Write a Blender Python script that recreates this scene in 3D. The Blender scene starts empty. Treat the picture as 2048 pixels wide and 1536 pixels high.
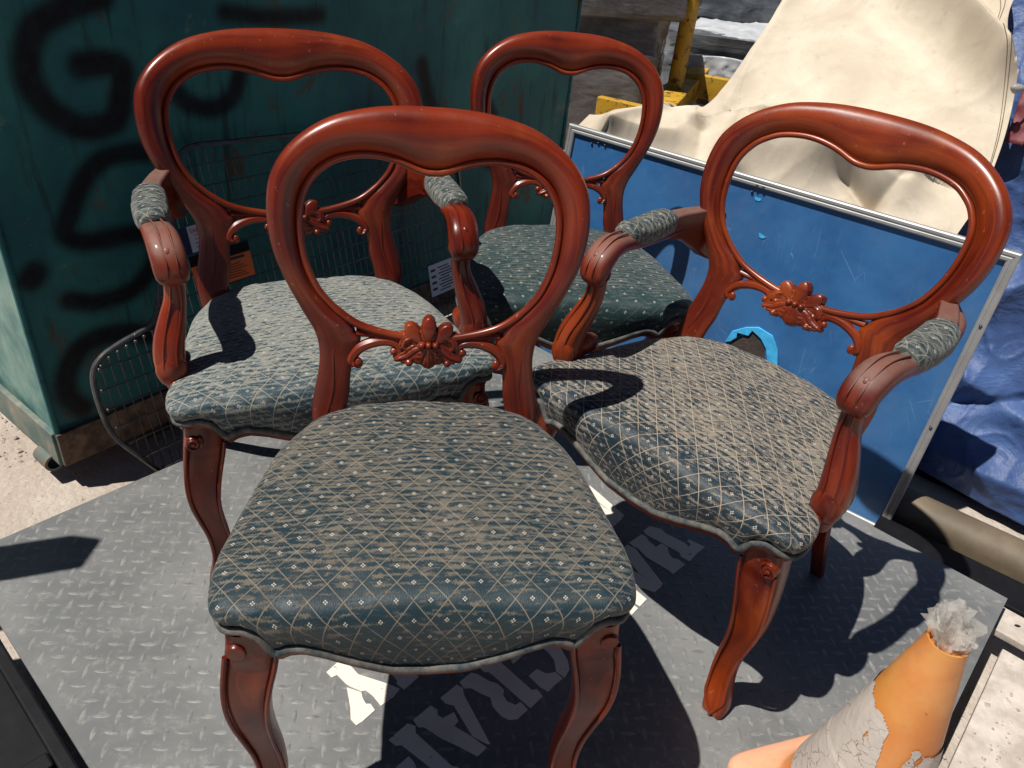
import bpy, bmesh, math, random
from mathutils import Vector, Matrix, noise as mn
from mathutils.geometry import tessellate_polygon
R_=math.radians
S=bpy.context.scene; COL=S.collection
# ---------------------------------------------------------------- camera
cam=bpy.data.cameras.new('camera'); camo=bpy.data.objects.new('camera',cam); COL.objects.link(camo); S.camera=camo
PITCH,ROLL=32.8274,6.2204
_f=Vector((0,math.cos(R_(PITCH)),-math.sin(R_(PITCH)))); _r=Vector((1,0,0)); _u=_r.cross(_f)
_R=_r*math.cos(R_(ROLL))+_u*math.sin(R_(ROLL)); _U=-_r*math.sin(R_(ROLL))+_u*math.cos(R_(ROLL))
camo.matrix_world=Matrix(((_R.x,_U.x,-_f.x,0),(_R.y,_U.y,-_f.y,0),(_R.z,_U.z,-_f.z,1.1934),(0,0,0,1)))
cam.sensor_width=36; cam.lens=1524.0/2048*36; cam.clip_start=.02; cam.clip_end=500
# ---------------------------------------------------------------- light
SUN_AZ,SUN_EL=23.0,65.0         # heading of the shadows (ccw from +x) and height of the sun
w=bpy.data.worlds.new('World'); S.world=w; w.use_nodes=True
nt=w.node_tree; nt.nodes.clear()
sky=nt.nodes.new('ShaderNodeTexSky'); sky.sky_type='NISHITA'; sky.sun_disc=False
sky.sun_elevation=R_(SUN_EL); sky.air_density=.4; sky.dust_density=.15; sky.ozone_density=1.0
sdx,sdy=-math.cos(R_(SUN_AZ)),-math.sin(R_(SUN_AZ))     # horizontal direction towards the sun
sky.sun_rotation=math.atan2(sdx,sdy)
bg=nt.nodes.new('ShaderNodeBackground'); bg.inputs[1].default_value=.05
wo=nt.nodes.new('ShaderNodeOutputWorld'); nt.links.new(sky.outputs[0],bg.inputs[0]); nt.links.new(bg.outputs[0],wo.inputs[0])
sl=bpy.data.lights.new('sun','SUN'); sl.energy=5.0; sl.angle=R_(.55); sl.color=(1,.955,.89)
so=bpy.data.objects.new('sun',sl); COL.objects.link(so)
sd=Vector((sdx*math.cos(R_(SUN_EL)),sdy*math.cos(R_(SUN_EL)),math.sin(R_(SUN_EL))))
so.rotation_euler=sd.to_track_quat('Z','Y').to_euler(); so.location=sd*20
vs=S.view_settings; vs.view_transform='Standard'; vs.look='None'; vs.exposure=0.12; vs.gamma=1; vs.use_curve_mapping=False
# ---------------------------------------------------------------- small helpers
def V(*a): return Vector(a)
def cr(P,n,closed=False):
    """Catmull-Rom through tuples, n samples per span."""
    P=[Vector(p) for p in P]; m=len(P); out=[]
    for i in range(m if closed else m-1):
        if closed: a,b,c,d=P[i-1],P[i],P[(i+1)%m],P[(i+2)%m]
        else: a,b,c,d=P[max(i-1,0)],P[i],P[i+1],P[min(i+2,m-1)]
        for k in range(n):
            t=k/n
            out.append(.5*((2*b)+(c-a)*t+(2*a-5*b+4*c-d)*t*t+(3*b-a-3*c+d)*t**3))
    if not closed: out.append(P[-1])
    return out
class MB:
    def __init__(s): s.v=[];s.f=[];s.uv=[];s.mi=[]
    def loft(s,rings,close_u=True,cap=(True,True),closed=False,uvs=None,mi=0,flip=False):
        b=len(s.v); n=len(rings[0]); m=len(rings)
        for r in rings: s.v+= [tuple(p) for p in r]
        # metric uv
        ul=[0]
        for i in range(1,m): ul.append(ul[-1]+(Vector(rings[i][0])-Vector(rings[i-1][0])).length)
        mid=rings[m//2]; vl=[0]
        for j in range(1,n+1): vl.append(vl[-1]+(Vector(mid[j%n])-Vector(mid[j-1])).length)
        for i in range(m if closed else m-1):
            i2=(i+1)%m
            for j in range(n if close_u else n-1):
                j2=(j+1)%n
                q=(b+i*n+j,b+i*n+j2,b+i2*n+j2,b+i2*n+j)
                if uvs: uq=(uvs[i][j],uvs[i][j2],uvs[i2][j2],uvs[i2][j])
                else:
                    u2=ul[i2] if i2>i else ul[i]+.01
                    uq=((ul[i],vl[j]),(ul[i],vl[j+1]),(u2,vl[j+1]),(u2,vl[j]))
                if flip: q=q[::-1];uq=uq[::-1]
                s.f.append(q); s.uv.append(uq); s.mi.append(mi)
        if close_u and not closed:
            if cap[0]:
                q=tuple(b+j for j in range(n))[::-1]
                s.f.append(q if not flip else q[::-1]); s.uv.append([(0,vl[j]*.5) for j in range(n)]); s.mi.append(mi)
            if cap[1]:
                q=tuple(b+(m-1)*n+j for j in range(n))
                s.f.append(q if not flip else q[::-1]); s.uv.append([(ul[-1],vl[j]*.5) for j in range(n)]); s.mi.append(mi)
        return s
    def tube(s,P,r,n=8,closed=False,mi=0,sx=1,sy=1,up=None):
        P=[Vector(p) for p in P]; m=len(P); rr=r if isinstance(r,(list,tuple)) else [r]*m
        rings=[]; prev=None
        for i in range(m):
            if closed: t=P[(i+1)%m]-P[i-1]
            else: t=P[min(i+1,m-1)]-P[max(i-1,0)]
            if t.length<1e-9: t=Vector((0,0,1))
            t.normalize()
            if prev is None:
                a=Vector(up) if up else (Vector((0,0,1)) if abs(t.z)<.9 else Vector((0,1,0)))
            else: a=prev
            a=(a-t*a.dot(t)); a.normalize(); b=t.cross(a); prev=a
            rings.append([P[i]+(b*math.cos(6.28318*k/n)*sx+a*math.sin(6.28318*k/n)*sy)*rr[i] for k in range(n)])
        return s.loft(rings,closed=closed,mi=mi)
    def box(s,c,d,rot=None,mi=0):
        c=Vector(c); b=len(s.v)
        M=rot if rot else Matrix.Identity(3)
        for z in(-1,1):
            for x,y in((-1,-1),(1,-1),(1,1),(-1,1)): s.v.append(tuple(c+M@Vector((x*d[0]/2,y*d[1]/2,z*d[2]/2))))
        dx,dy,dz=d
        for q,uq in (((3,2,1,0),((0,dy),(dx,dy),(dx,0),(0,0))),((4,5,6,7),((0,0),(dx,0),(dx,dy),(0,dy))),
                  ((0,1,5,4),((0,0),(dx,0),(dx,dz),(0,dz))),((1,2,6,5),((0,0),(dy,0),(dy,dz),(0,dz))),
                  ((2,3,7,6),((0,0),(dx,0),(dx,dz),(0,dz))),((3,0,4,7),((0,0),(dy,0),(dy,dz),(0,dz)))):
            s.f.append(tuple(b+k for k in q)); s.uv.append(uq); s.mi.append(mi)
        return s
    def ball(s,c,r,nu=12,nv=8,rot=None,mi=0):
        c=Vector(c); r=Vector(r) if isinstance(r,(tuple,list)) else Vector((r,r,r)); M=rot if rot else Matrix.Identity(3)
        rings=[]
        for i in range(nv+1):
            th=math.pi*i/nv*.998+.002
            rings.append([c+M@Vector((r.x*math.sin(th)*math.cos(6.28318*k/nu),r.y*math.sin(th)*math.sin(6.28318*k/nu),r.z*math.cos(th))) for k in range(nu)])
        return s.loft(rings,cap=(True,True),mi=mi,flip=True)
    def prism(s,P,o,ex,ey,ez,t,mi=0):
        """polygon P (2d) in plane o+ex*x+ey*y, extruded t along ez"""
        o=Vector(o);n=len(P); b=len(s.v)
        lo=[o+ex*x+ey*y for x,y in P]; hi=[p+ez*t for p in lo]
        s.v+=[tuple(p) for p in lo]+[tuple(p) for p in hi]
        tri=tessellate_polygon([[Vector((x,y,0)) for x,y in P]])
        for a,c,d in tri:
            s.f.append((b+a,b+c,b+d)); s.uv.append([P[a],P[c],P[d]]); s.mi.append(mi)
            s.f.append((b+n+d,b+n+c,b+n+a)); s.uv.append([P[d],P[c],P[a]]); s.mi.append(mi)
        for i in range(n):
            j=(i+1)%n
            s.f.append((b+i,b+j,b+n+j,b+n+i)); s.uv.append([P[i],P[j],P[j],P[i]]); s.mi.append(mi)
        return s
    def build(s,name,mats,parent=None,smooth=True,bevel=0,angle=40,kind=None,solid=0):
        me=bpy.data.meshes.new(name); me.from_pydata(s.v,[],s.f)
        uvl=me.uv_layers.new(name='UVMap'); k=0
        flat=[c for uq in s.uv for p in uq for c in p]
        uvl.data.foreach_set('uv',flat)
        mats=mats if isinstance(mats,(list,tuple)) else [mats]
        for m in mats: me.materials.append(m)
        me.polygons.foreach_set('material_index',s.mi)
        me.update()
        bm=bmesh.new(); bm.from_mesh(me); bmesh.ops.recalc_face_normals(bm,faces=bm.faces); bm.to_mesh(me); bm.free()
        o=bpy.data.objects.new(name,me); COL.objects.link(o)
        if smooth:
            me.polygons.foreach_set('use_smooth',[True]*len(me.polygons))
            try: me.set_sharp_from_angle(angle=R_(angle))
            except Exception: pass
        if solid:
            md=o.modifiers.new('thick','SOLIDIFY'); md.thickness=solid; md.offset=0
        if bevel:
            md=o.modifiers.new('bevel','BEVEL'); md.width=bevel; md.segments=2; md.limit_method='ANGLE'; md.angle_limit=R_(35)
        if parent: o.parent=parent
        if kind: o['kind']=kind
        return o
def empty(name,loc=(0,0,0),rz=0,label=None,cat=None,group=None):
    o=bpy.data.objects.new(name,None); COL.objects.link(o); o.location=loc; o.rotation_euler=(0,0,rz); o.empty_display_size=.05
    tag(o,label,cat,group); return o
def tag(o,label=None,cat=None,group=None,kind=None):
    if label: o['label']=label
    if cat: o['category']=cat
    if group: o['group']=group
    if kind: o['kind']=kind
    return o
# ---------------------------------------------------------------- shader helpers
class NT:
    def __init__(s,name):
        s.m=bpy.data.materials.new(name); s.m.use_nodes=True; s.t=s.m.node_tree; s.t.nodes.clear()
        s.out=s.t.nodes.new('ShaderNodeOutputMaterial'); s.b=s.t.nodes.new('ShaderNodeBsdfPrincipled'); s.t.links.new(s.b.outputs[0],s.out.inputs[0])
    def n(s,ty,**k):
        o=s.t.nodes.new(ty)
        for a,b in k.items(): setattr(o,a,b)
        return o
    def set(s,inp,v):
        if hasattr(v,'links') or isinstance(v,bpy.types.NodeSocket): s.t.links.new(v,inp)
        else: inp.default_value=v
    def M(s,op,a,b=0,c=0,clamp=False):
        o=s.n('ShaderNodeMath',operation=op,use_clamp=clamp)
        for i,x in enumerate((a,b,c)): s.set(o.inputs[i],x)
        return o.outputs[0]
    def mix(s,f,a,b,blend='MIX'):
        o=s.n('ShaderNodeMix',data_type='RGBA',blend_type=blend)
        s.set(o.inputs[0],f); s.set(o.inputs[6],a if not isinstance(a,tuple) else (*a,1)); s.set(o.inputs[7],b if not isinstance(b,tuple) else (*b,1))
        return o.outputs[2]
    def co(s,k='Object'):
        o=s.n('ShaderNodeTexCoord'); return o.outputs[k]
    def map(s,v,sc=(1,1,1),loc=(0,0,0),rot=(0,0,0)):
        o=s.n('ShaderNodeMapping'); s.set(o.inputs[0],v); o.inputs[1].default_value=loc; o.inputs[2].default_value=rot; o.inputs[3].default_value=sc; return o.outputs[0]
    def noise(s,v,sc=5,det=4,ro=.55,dist=0,out=0):
        o=s.n('ShaderNodeTexNoise'); s.set(o.inputs['Vector'],v); o.inputs['Scale'].default_value=sc; o.inputs['Detail'].default_value=det; o.inputs['Roughness'].default_value=ro; o.inputs['Distortion'].default_value=dist
        return o.outputs[out]
    def vor(s,v,sc=5,feat='F1',out=0,rand=1):
        o=s.n('ShaderNodeTexVoronoi',feature=feat); s.set(o.inputs['Vector'],v); o.inputs['Scale'].default_value=sc; o.inputs['Randomness'].default_value=rand; return o.outputs[out]
    def ss(s,x,a,b):
        o=s.n('ShaderNodeMapRange',interpolation_type='SMOOTHSTEP'); s.set(o.inputs[0],x); o.inputs[1].default_value=a; o.inputs[2].default_value=b; o.inputs[3].default_value=0; o.inputs[4].default_value=1; return o.outputs[0]
    def sep(s,v):
        o=s.n('ShaderNodeSeparateXYZ'); s.set(o.inputs[0],v); return o.outputs
    def comb(s,x,y,z=0):
        o=s.n('ShaderNodeCombineXYZ'); s.set(o.inputs[0],x); s.set(o.inputs[1],y); s.set(o.inputs[2],z); return o.outputs[0]
    def bump(s,h,st=.3,d=.002,n=None):
        o=s.n('ShaderNodeBump'); s.set(o.inputs['Height'],h); o.inputs['Strength'].default_value=st; o.inputs['Distance'].default_value=d
        if n is not None: s.set(o.inputs['Normal'],n)
        return o.outputs[0]
    def attr(s,name):
        o=s.n('ShaderNodeAttribute'); o.attribute_name=name; return o.outputs['Fac']
    def P(s,**k):
        al={'color':'Base Color','rough':'Roughness','metal':'Metallic','normal':'Normal','coat':'Coat Weight','coatr':'Coat Roughness','sheen':'Sheen Weight','spec':'Specular IOR Level','alpha':'Alpha','trans':'Transmission Weight','aniso':'Anisotropic','sheenr':'Sheen Roughness','tint':'Sheen Tint','ior':'IOR','sss':'Subsurface Weight'}
        for a,b in k.items():
            if isinstance(b,tuple) and len(b)==3: b=(*b,1)
            s.set(s.b.inputs[al[a]],b)
        return s.m
# ---------------------------------------------------------------- materials
def wood(name,hue=0.0,dust=.25):
    k=NT(name); uv=k.co('UV'); ob=k.co('Object')
    g=k.noise(k.map(uv,(1.6,17,1)),3,4,.5,.8)
    fine=k.noise(k.map(uv,(8,420,1)),2,3,.6)
    big=k.noise(ob,5.5,3,.5,.4)
    f=k.ss(k.M('ADD',k.M('MULTIPLY',g,.42),k.M('MULTIPLY',big,.58)),.38,.70)
    c=k.mix(f,(.078,.0058,.0020),(.245+hue*.05,.029+hue*.022,.0060))
    om=k.ss(k.noise(k.map(ob,(1,1,1),(4,2,7)),7,3,.5,.3),.52,.70)
    c=k.mix(k.M('MULTIPLY',k.M('MULTIPLY',om,f),.35+hue*.3),c,(.36,.085,.014))
    c=k.mix(k.M('MULTIPLY',k.ss(fine,.55,.75),.2),c,(.045,.008,.005))
    spot=k.ss(k.noise(ob,150,2,.6),.68,.76)
    c=k.mix(k.M('MULTIPLY',spot,.35),c,(.42,.24,.17))
    du=k.M('MULTIPLY',k.ss(k.noise(ob,9,6,.7),.45-.12*(dust>1),.8-.2*(dust>1)),dust,clamp=True)
    if dust>.5: du=k.M('ADD',.05,k.M('MULTIPLY',k.noise(ob,22,5,.7),.95),clamp=True)
    up=k.sep(k.n('ShaderNodeNewGeometry').outputs['Normal'])[2]
    du=k.M('MULTIPLY',du,k.ss(up,.15,.95) if dust>.5 else k.ss(up,-.1,.9))
    c=k.mix(du,c,(.20,.125,.098))
    r=k.M('ADD',k.M('MULTIPLY',k.noise(ob,30,4,.6),.26),k.M('ADD',.19,k.M('MULTIPLY',du,.6)))
    return k.P(color=c,rough=r,coat=.10,coatr=.16,spec=.42,normal=k.bump(fine,.12,.0006))
def fabric(name,wear=.5,swap=False,dark=(.008,.027,.037),tan=(.175,.142,.102),line=(.26,.21,.15)):
    k=NT(name); uv=k.co('UV'); x,y,_=k.sep(uv)
    if swap: x,y=y,x; uv=k.comb(x,y)
    wob=k.noise(uv,60,2,.5)
    a=k.M('DIVIDE',x,.041); b=k.M('DIVIDE',y,.049)
    p=k.M('ADD',a,b); q=k.M('SUBTRACT',a,b)
    wobs=k.M('MULTIPLY',k.M('SUBTRACT',wob,.5),.035)
    fp=k.M('FRACT',k.M('ADD',p,wobs)); fq=k.M('FRACT',k.M('ADD',q,wobs))
    dp=k.M('SUBTRACT',fp,.5); dq=k.M('SUBTRACT',fq,.5)
    ln=k.M('MAXIMUM',k.M('ABSOLUTE',dp),k.M('ABSOLUTE',dq))
    lnm=k.ss(ln,.472,.486)
    lnm=k.M('MULTIPLY',lnm,k.ss(k.noise(k.map(uv,(1,1,1)),35,3,.6),.28,.50))
    fx=k.M('ABSOLUTE',k.M('MULTIPLY',k.M('ADD',dp,dq),.0205)); fy=k.M('ABSOLUTE',k.M('MULTIPLY',k.M('SUBTRACT',dp,dq),.0245))
    mx=k.M('MAXIMUM',fx,fy); mn=k.M('MINIMUM',fx,fy)
    dd=k.M('SQRT',k.M('ADD',k.M('POWER',k.M('SUBTRACT',mx,.0019),2),k.M('POWER',mn,2)))
    fl=k.M('SUBTRACT',1,k.ss(dd,.0008,.0013))
    patch=k.noise(uv,7.5,3,.6,.5)
    # ribbed, jagged wear streaks running across the seat
    jag=k.noise(k.comb(k.M('MULTIPLY',x,560),k.M('MULTIPLY',y,90)),1,3,.8)
    yy=k.M('ADD',y,k.M('MULTIPLY',k.M('SUBTRACT',jag,.5),.0125))
    st=k.M('ADD',k.noise(k.comb(k.M('MULTIPLY',x,44),k.M('MULTIPLY',yy,285)),1,3,.6,.4),k.M('MULTIPLY',k.M('SINE',k.M('MULTIPLY',k.M('ADD',yy,k.M('MULTIPLY',patch,.012)),2*math.pi/.0123)),.055))
    ws=k.M('ADD',k.M('ADD',st,k.M('MULTIPLY',k.M('SUBTRACT',patch,.5),.26)),k.M('ADD',wear-.5,k.M('MULTIPLY',k.M('SUBTRACT',k.ss(y,-.25,-.14),.85),.10)))
    wm=k.ss(ws,.46,.56)
    fib=k.noise(k.comb(k.M('MULTIPLY',x,900),k.M('MULTIPLY',y,160)),1,2,.6)
    tn=k.mix(k.noise(uv,14,3,.6),tan,(tan[0]*.62,tan[1]*.75,tan[2]*.92))
    c=k.mix(k.M('MULTIPLY',wm,k.M('ADD',.55,k.M('MULTIPLY',fib,.7)),clamp=True),dark,tn)
    c=k.mix(k.M('MULTIPLY',lnm,.74),c,line)
    c=k.mix(k.M('MULTIPLY',fl,.72),c,(.62,.56,.47))
    rib=k.M('SINE',k.M('MULTIPLY',y,3600)); 
    h=k.M('ADD',k.M('ADD',k.M('MULTIPLY',wm,.6),k.M('MULTIPLY',lnm,.9)),k.M('ADD',k.M('MULTIPLY',fib,.7),k.M('MULTIPLY',fl,.7)))
    return k.P(color=c,rough=k.M('ADD',.50,k.M('MULTIPLY',wm,.35)),sheen=.12,sheenr=.4,spec=.42,normal=k.bump(h,.55,.0011))
def plate_mat():
    k=NT('checker_steel'); ob=k.co('Object')
    n1=k.noise(ob,3.2,5,.6,.3); n2=k.noise(ob,40,5,.7)
    c=k.mix(k.ss(n1,.35,.7),(.125,.130,.132),(.215,.216,.212))
    c=k.mix(k.M('MULTIPLY',k.ss(n2,.5,.75),.5),c,(.32,.31,.29))
    rust=k.ss(k.noise(k.map(ob,(1,1,1),(3,7,0)),2.6,5,.65),.62,.76)
    c=k.mix(k.M('MULTIPLY',rust,.5),c,(.24,.165,.13))
    r=k.M('ADD',.30,k.M('MULTIPLY',n2,.3))
    return k.P(color=c,metal=.1,rough=k.M('ADD',r,.12),normal=k.bump(n2,.2,.001))
def lozenge_mat():
    k=NT('worn_tread'); ob=k.co('Object'); n2=k.noise(ob,55,4,.7)
    c=k.mix(k.ss(n2,.3,.75),(.13,.135,.135),(.27,.265,.25))
    return k.P(color=c,metal=.0,rough=.5)
def white_paint():
    k=NT('stencil_paint'); ob=k.co('Object'); n=k.noise(ob,70,6,.75,.5); m=k.ss(n,.635,.67)
    c=k.mix(m,(.78,.70,.61),(.10,.10,.10)); c=k.mix(k.M('MULTIPLY',k.ss(k.noise(ob,9,3,.5),.5,.8),.4),c,(.46,.38,.29))
    return k.P(color=c,rough=.6)
def dumpster_mat():
    k=NT('weathered_teal_paint'); ob=k.co('Object'); uv=k.co('UV')
    n1=k.noise(ob,2.2,5,.6,.3)
    c=k.mix(k.ss(n1,.35,.7),(.017,.098,.112),(.042,.20,.185))
    drip=k.noise(k.map(uv,(16,1.6,1)),1.5,5,.65,.2)
    c=k.mix(k.M('MULTIPLY',k.ss(drip,.53,.7),.75),c,(.016,.034,.034))
    sc=k.ss(k.noise(ob,22,7,.8),.60,.68)
    c=k.mix(k.M('MULTIPLY',sc,.7),c,(.13,.062,.03))
    rb=k.M('MULTIPLY',k.ss(k.noise(k.map(ob,(1,1,.6),(2,9,4)),6.5,6,.75,.4),.56,.66),.8); c=k.mix(rb,c,k.mix(k.noise(ob,45,4,.7),(.06,.035,.022),(.17,.085,.04)))
    chp=k.ss(k.noise(k.map(ob,(1,1,1),(8,3,1)),38,5,.8),.66,.70); c=k.mix(k.M('MULTIPLY',chp,.7),c,(.11,.22,.21))
    pale=k.ss(k.noise(k.map(ob,(1,1,1),(5,1,2)),5,6,.75),.60,.72)
    c=k.mix(k.M('MULTIPLY',pale,.55),c,(.22,.27,.24))
    c=k.mix(k.attr('rust'),c,k.mix(k.noise(ob,20,5,.7),(.052,.024,.013),(.15,.085,.048)))
    c=k.mix(k.M('MULTIPLY',k.attr('graffiti'),k.M('ADD',.78,k.M('MULTIPLY',k.noise(ob,30,5,.7),.4),clamp=True)),c,(.006,.007,.010))
    return k.P(color=c,rough=k.M('ADD',.50,k.M('MULTIPLY',n1,.2)),spec=.2,normal=k.bump(k.noise(ob,14,4,.6),.25,.004))
def simple(name,col,rough=.5,metal=0,var=.25,sc=20,bump=.15,bd=.002,col2=None,**kw):
    k=NT(name); ob=k.co('Object'); n=k.noise(ob,sc,5,.65)
    c=k.mix(k.ss(n,.3,.75),tuple(x*(1-var) for x in col),col2 if col2 else tuple(min(1,x*(1+var)) for x in col))
    return k.P(color=c,rough=rough,metal=metal,normal=k.bump(n,bump,bd),**kw)
def board_mat():
    k=NT('scratched_blue_laminate'); uv=k.co('UV')
    n=k.noise(uv,5,5,.65,.4); n2=k.noise(uv,34,5,.7)
    c=k.mix(k.ss(n,.3,.72),(.020,.105,.285),(.036,.155,.375))
    c=k.mix(k.M('MULTIPLY',k.ss(n2,.42,.8),.22),c,(.10,.18,.32))
    c=k.mix(k.M('MULTIPLY',k.ss(k.noise(k.map(uv,(1,1,1),(3,3,3)),2.2,5,.65,.3),.45,.7),.25),c,(.12,.19,.30))
    sc=None
    for i,(rot,s1,lo) in enumerate(((.5,3,.007),(2.1,4,.006),(1.2,5,.005),(2.8,3.4,.005))):
        m=k.map(k.comb(*k.sep(uv)[:2]),(1,.12,1),(i*3.1,i,0),(0,0,rot))
        v=k.vor(k.map(uv,(s1*4,s1*.7,1),(i*3.3,i*1.7,0),(0,0,rot)),1.6,'DISTANCE_TO_EDGE')
        g=k.M('MULTIPLY',k.M('SUBTRACT',1,k.ss(v,.0,lo)),k.ss(k.noise(k.map(uv,(1,1,1),(i*5.2,2,0)),7,3,.6),.56,.66))
        sc=g if sc is None else k.M('MAXIMUM',sc,g)
    c=k.mix(k.M('MULTIPLY',sc,.32),c,(.36,.50,.66))
    fl=k.ss(k.noise(uv,90,3,.7),.77,.79); c=k.mix(fl,c,(.10,.42,.72))
    return k.P(color=c,rough=k.M('ADD',.36,k.M('MULTIPLY',n2,.2)),normal=k.bump(n,.1,.003))
def tarp_mat(name,a,b,stain,rough=.6,ws=40,wst=.2):
    k=NT(name); uv=k.co('UV')
    n=k.noise(uv,4.5,6,.65,.5); n2=k.noise(uv,26,6,.75)
    c=k.mix(k.ss(n,.35,.7),a,b)
    c=k.mix(k.M('MULTIPLY',k.ss(n2,.52,.78),.55),c,stain)
    cr_=k.noise(uv,ws,5,.6,1.2); cr2=k.noise(uv,9,4,.55,1.0)
    dv=k.n('ShaderNodeVectorMath',operation='ADD'); k.set(dv.inputs[0],uv)
    sc_=k.n('ShaderNodeVectorMath',operation='SCALE'); k.set(sc_.inputs[0],k.noise(uv,6,3,.5,0,1)); sc_.inputs['Scale'].default_value=.12; k.set(dv.inputs[1],sc_.outputs[0])
    v1=k.vor(dv.outputs[0],ws*.30); v2=k.vor(dv.outputs[0],ws*.9)
    h=k.M('ADD',k.M('ADD',k.M('MULTIPLY',cr_,.25),cr2),k.M('ADD',k.M('MULTIPLY',v1,1.1*wst*2),k.M('MULTIPLY',v2,.45*wst*2)))
    return k.P(color=c,rough=rough,normal=k.bump(h,wst*1.6,.02),spec=.35)
def film_mat(name,dark,light,sc=6):
    k=NT(name); ob=k.co('Object')
    st=k.noise(k.map(ob,(1.2,1.2,4.5),(0,0,0),(0,R_(6),0)),sc,6,.7,1.0)
    n=k.noise(ob,3.5,4,.6,.8)
    c=k.mix(k.ss(k.M('ADD',k.M('MULTIPLY',st,.45),k.M('MULTIPLY',n,.55)),.36,.74),dark,light)
    return k.P(color=c,rough=.28,coat=.4,normal=k.bump(st,.35,.015))
def yellow_mat():
    k=NT('chipped_yellow_paint'); ob=k.co('Object')
    n=k.noise(ob,16,6,.75); c=k.mix(k.ss(k.noise(ob,5,4,.6),.3,.7),(.50,.27,.018),(.62,.38,.035))
    c=k.mix(k.ss(n,.54,.61),c,k.mix(k.noise(ob,40,3,.6),(.055,.028,.02),(.19,.075,.035)))
    return k.P(color=c,rough=.5,normal=k.bump(n,.3,.004))
def ground_mat():
    k=NT('sandy_ground'); ob=k.co('Object')
    n=k.noise(ob,3,6,.65); n2=k.noise(ob,60,6,.75); v=k.vor(ob,55)
    c=k.mix(k.ss(n,.35,.68),(.46,.385,.32),(.60,.53,.455))
    c=k.mix(k.M('MULTIPLY',k.ss(n2,.5,.7),.5),c,(.62,.55,.48))
    c=k.mix(k.ss(k.noise(ob,140,3,.6),.66,.72),c,(.16,.13,.11))
    h=k.M('ADD',n2,k.M('MULTIPLY',v,-.5))
    return k.P(color=c,rough=.95,normal=k.bump(h,.7,.012))
def cone_mat():
    k=NT('faded_orange_rubber'); ob=k.co('Object'); z=k.sep(ob)[2]
    n=k.noise(ob,9,4,.6)
    c=k.mix(k.ss(n,.35,.7),(.62,.205,.05),(.70,.31,.10))
    c=k.mix(k.M('MULTIPLY',k.ss(z,.27,.42),k.ss(k.noise(k.map(ob,(1,1,.5)),7,2,.5),.3,.6)),c,(.62,.36,.06))
    c=k.mix(k.M('SUBTRACT',1,k.ss(z,.020,.06)),c,(.78,.40,.25))
    c=k.mix(k.M('MULTIPLY',k.ss(k.noise(ob,26,6,.75),.52,.72),.45),c,(.42,.24,.13))
    c=k.mix(k.ss(k.noise(ob,60,4,.7),.68,.74),c,(.35,.12,.05))
    return k.P(color=c,rough=.42,normal=k.bump(k.noise(ob,40,4,.6),.1,.002),sss=.03)
def sleeve_mat():
    k=NT('cracked_reflective_sleeve'); ob=k.co('Object'); uv=k.co('UV')
    v=k.vor(k.map(k.comb(k.M('ADD',k.sep(uv)[0],k.M('MULTIPLY',k.noise(uv,30,3,.7),.03)),k.M('ADD',k.sep(uv)[1],k.M('MULTIPLY',k.noise(k.map(uv,(1,1,1),(4,4,4)),30,3,.7),.03))),(1,2.2,1)),26,'DISTANCE_TO_EDGE'); cr_=k.M('SUBTRACT',1,k.ss(v,.0,.03))
    cr_=k.M('MULTIPLY',cr_,k.ss(k.noise(uv,11,3,.6),.4,.55))
    c=k.mix(k.noise(uv,18,5,.7),(.44,.38,.33),(.60,.54,.48)); c=k.mix(k.M('MULTIPLY',cr_,.5),c,(.13,.08,.05))
    return k.P(color=c,rough=.5,normal=k.bump(k.M('ADD',cr_,k.noise(uv,40,4,.6)),.5,.003))
def bag_mat():
    k=NT('clear_crumpled_film'); ob=k.co('Object')
    n=k.noise(ob,60,4,.6,1.2)
    m=k.P(color=(.66,.62,.56),rough=.2,alpha=.40,normal=k.bump(n,.6,.004),spec=.8)
    return m
M={}
M['wood']=wood('polished_mahogany',0,.03); M['woodb']=wood('polished_mahogany_orange',.5,.03); M['wooddusty']=wood('dusty_mahogany',.0,.75)
M['fabA']=fabric('worn_diamond_brocade',.505)
M['fabarm']=fabric('arm_pad_brocade',.50,True,(.022,.036,.038),(.21,.205,.165),(.34,.32,.25))
M['fabB']=fabric('bleached_diamond_brocade',.56,False,(.022,.052,.068),(.29,.275,.225),(.42,.37,.28))
M['fabC']=fabric('dusty_diamond_brocade',.525,False,(.009,.024,.036),(.30,.24,.175),(.46,.37,.27))
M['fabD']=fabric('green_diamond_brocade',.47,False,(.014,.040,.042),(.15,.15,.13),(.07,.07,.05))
M['pipe']=simple('dusty_piping_cord',(.035,.065,.082),.75,0,.5,45,.4,.001,(.17,.15,.125))
M['plate']=plate_mat(); M['loz']=lozenge_mat(); M['white']=white_paint(); M['dump']=dumpster_mat()
M['rust']=simple('rusted_steel',(.10,.05,.03),.8,0,.5,25,.4,.004,(.22,.15,.10))
M['black']=simple('black_painted_steel',(.007,.007,.009),.6,0,.3,30,spec=.2)
M['wire']=simple('black_coated_wire',(.10,.10,.105),.25,.4,.3,40)
M['alu']=simple('brushed_aluminium',(.36,.36,.36),.48,.4,.15,9,0,.0005)
M['board']=board_mat(); M['alug']=simple('grey_seal',(.12,.12,.13),.5)
M['cyan']=simple('peeled_cyan_foam',(.05,.42,.78),.7,0,.2,60,.3,.002)
M['hole']=simple('torn_brown_core',(.055,.040,.036),.9,0,.4,30,.6,.006)
M['cream']=tarp_mat('cream_canvas',(.54,.46,.355),(.68,.60,.475),(.38,.32,.25),.7,60,.05)
M['blue']=tarp_mat('blue_polyester',(.038,.075,.20),(.065,.125,.30),(.05,.09,.23),.5,30,.28)
M['maroon']=tarp_mat('maroon_cloth',(.16,.035,.045),(.22,.06,.06),(.12,.04,.05))
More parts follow.
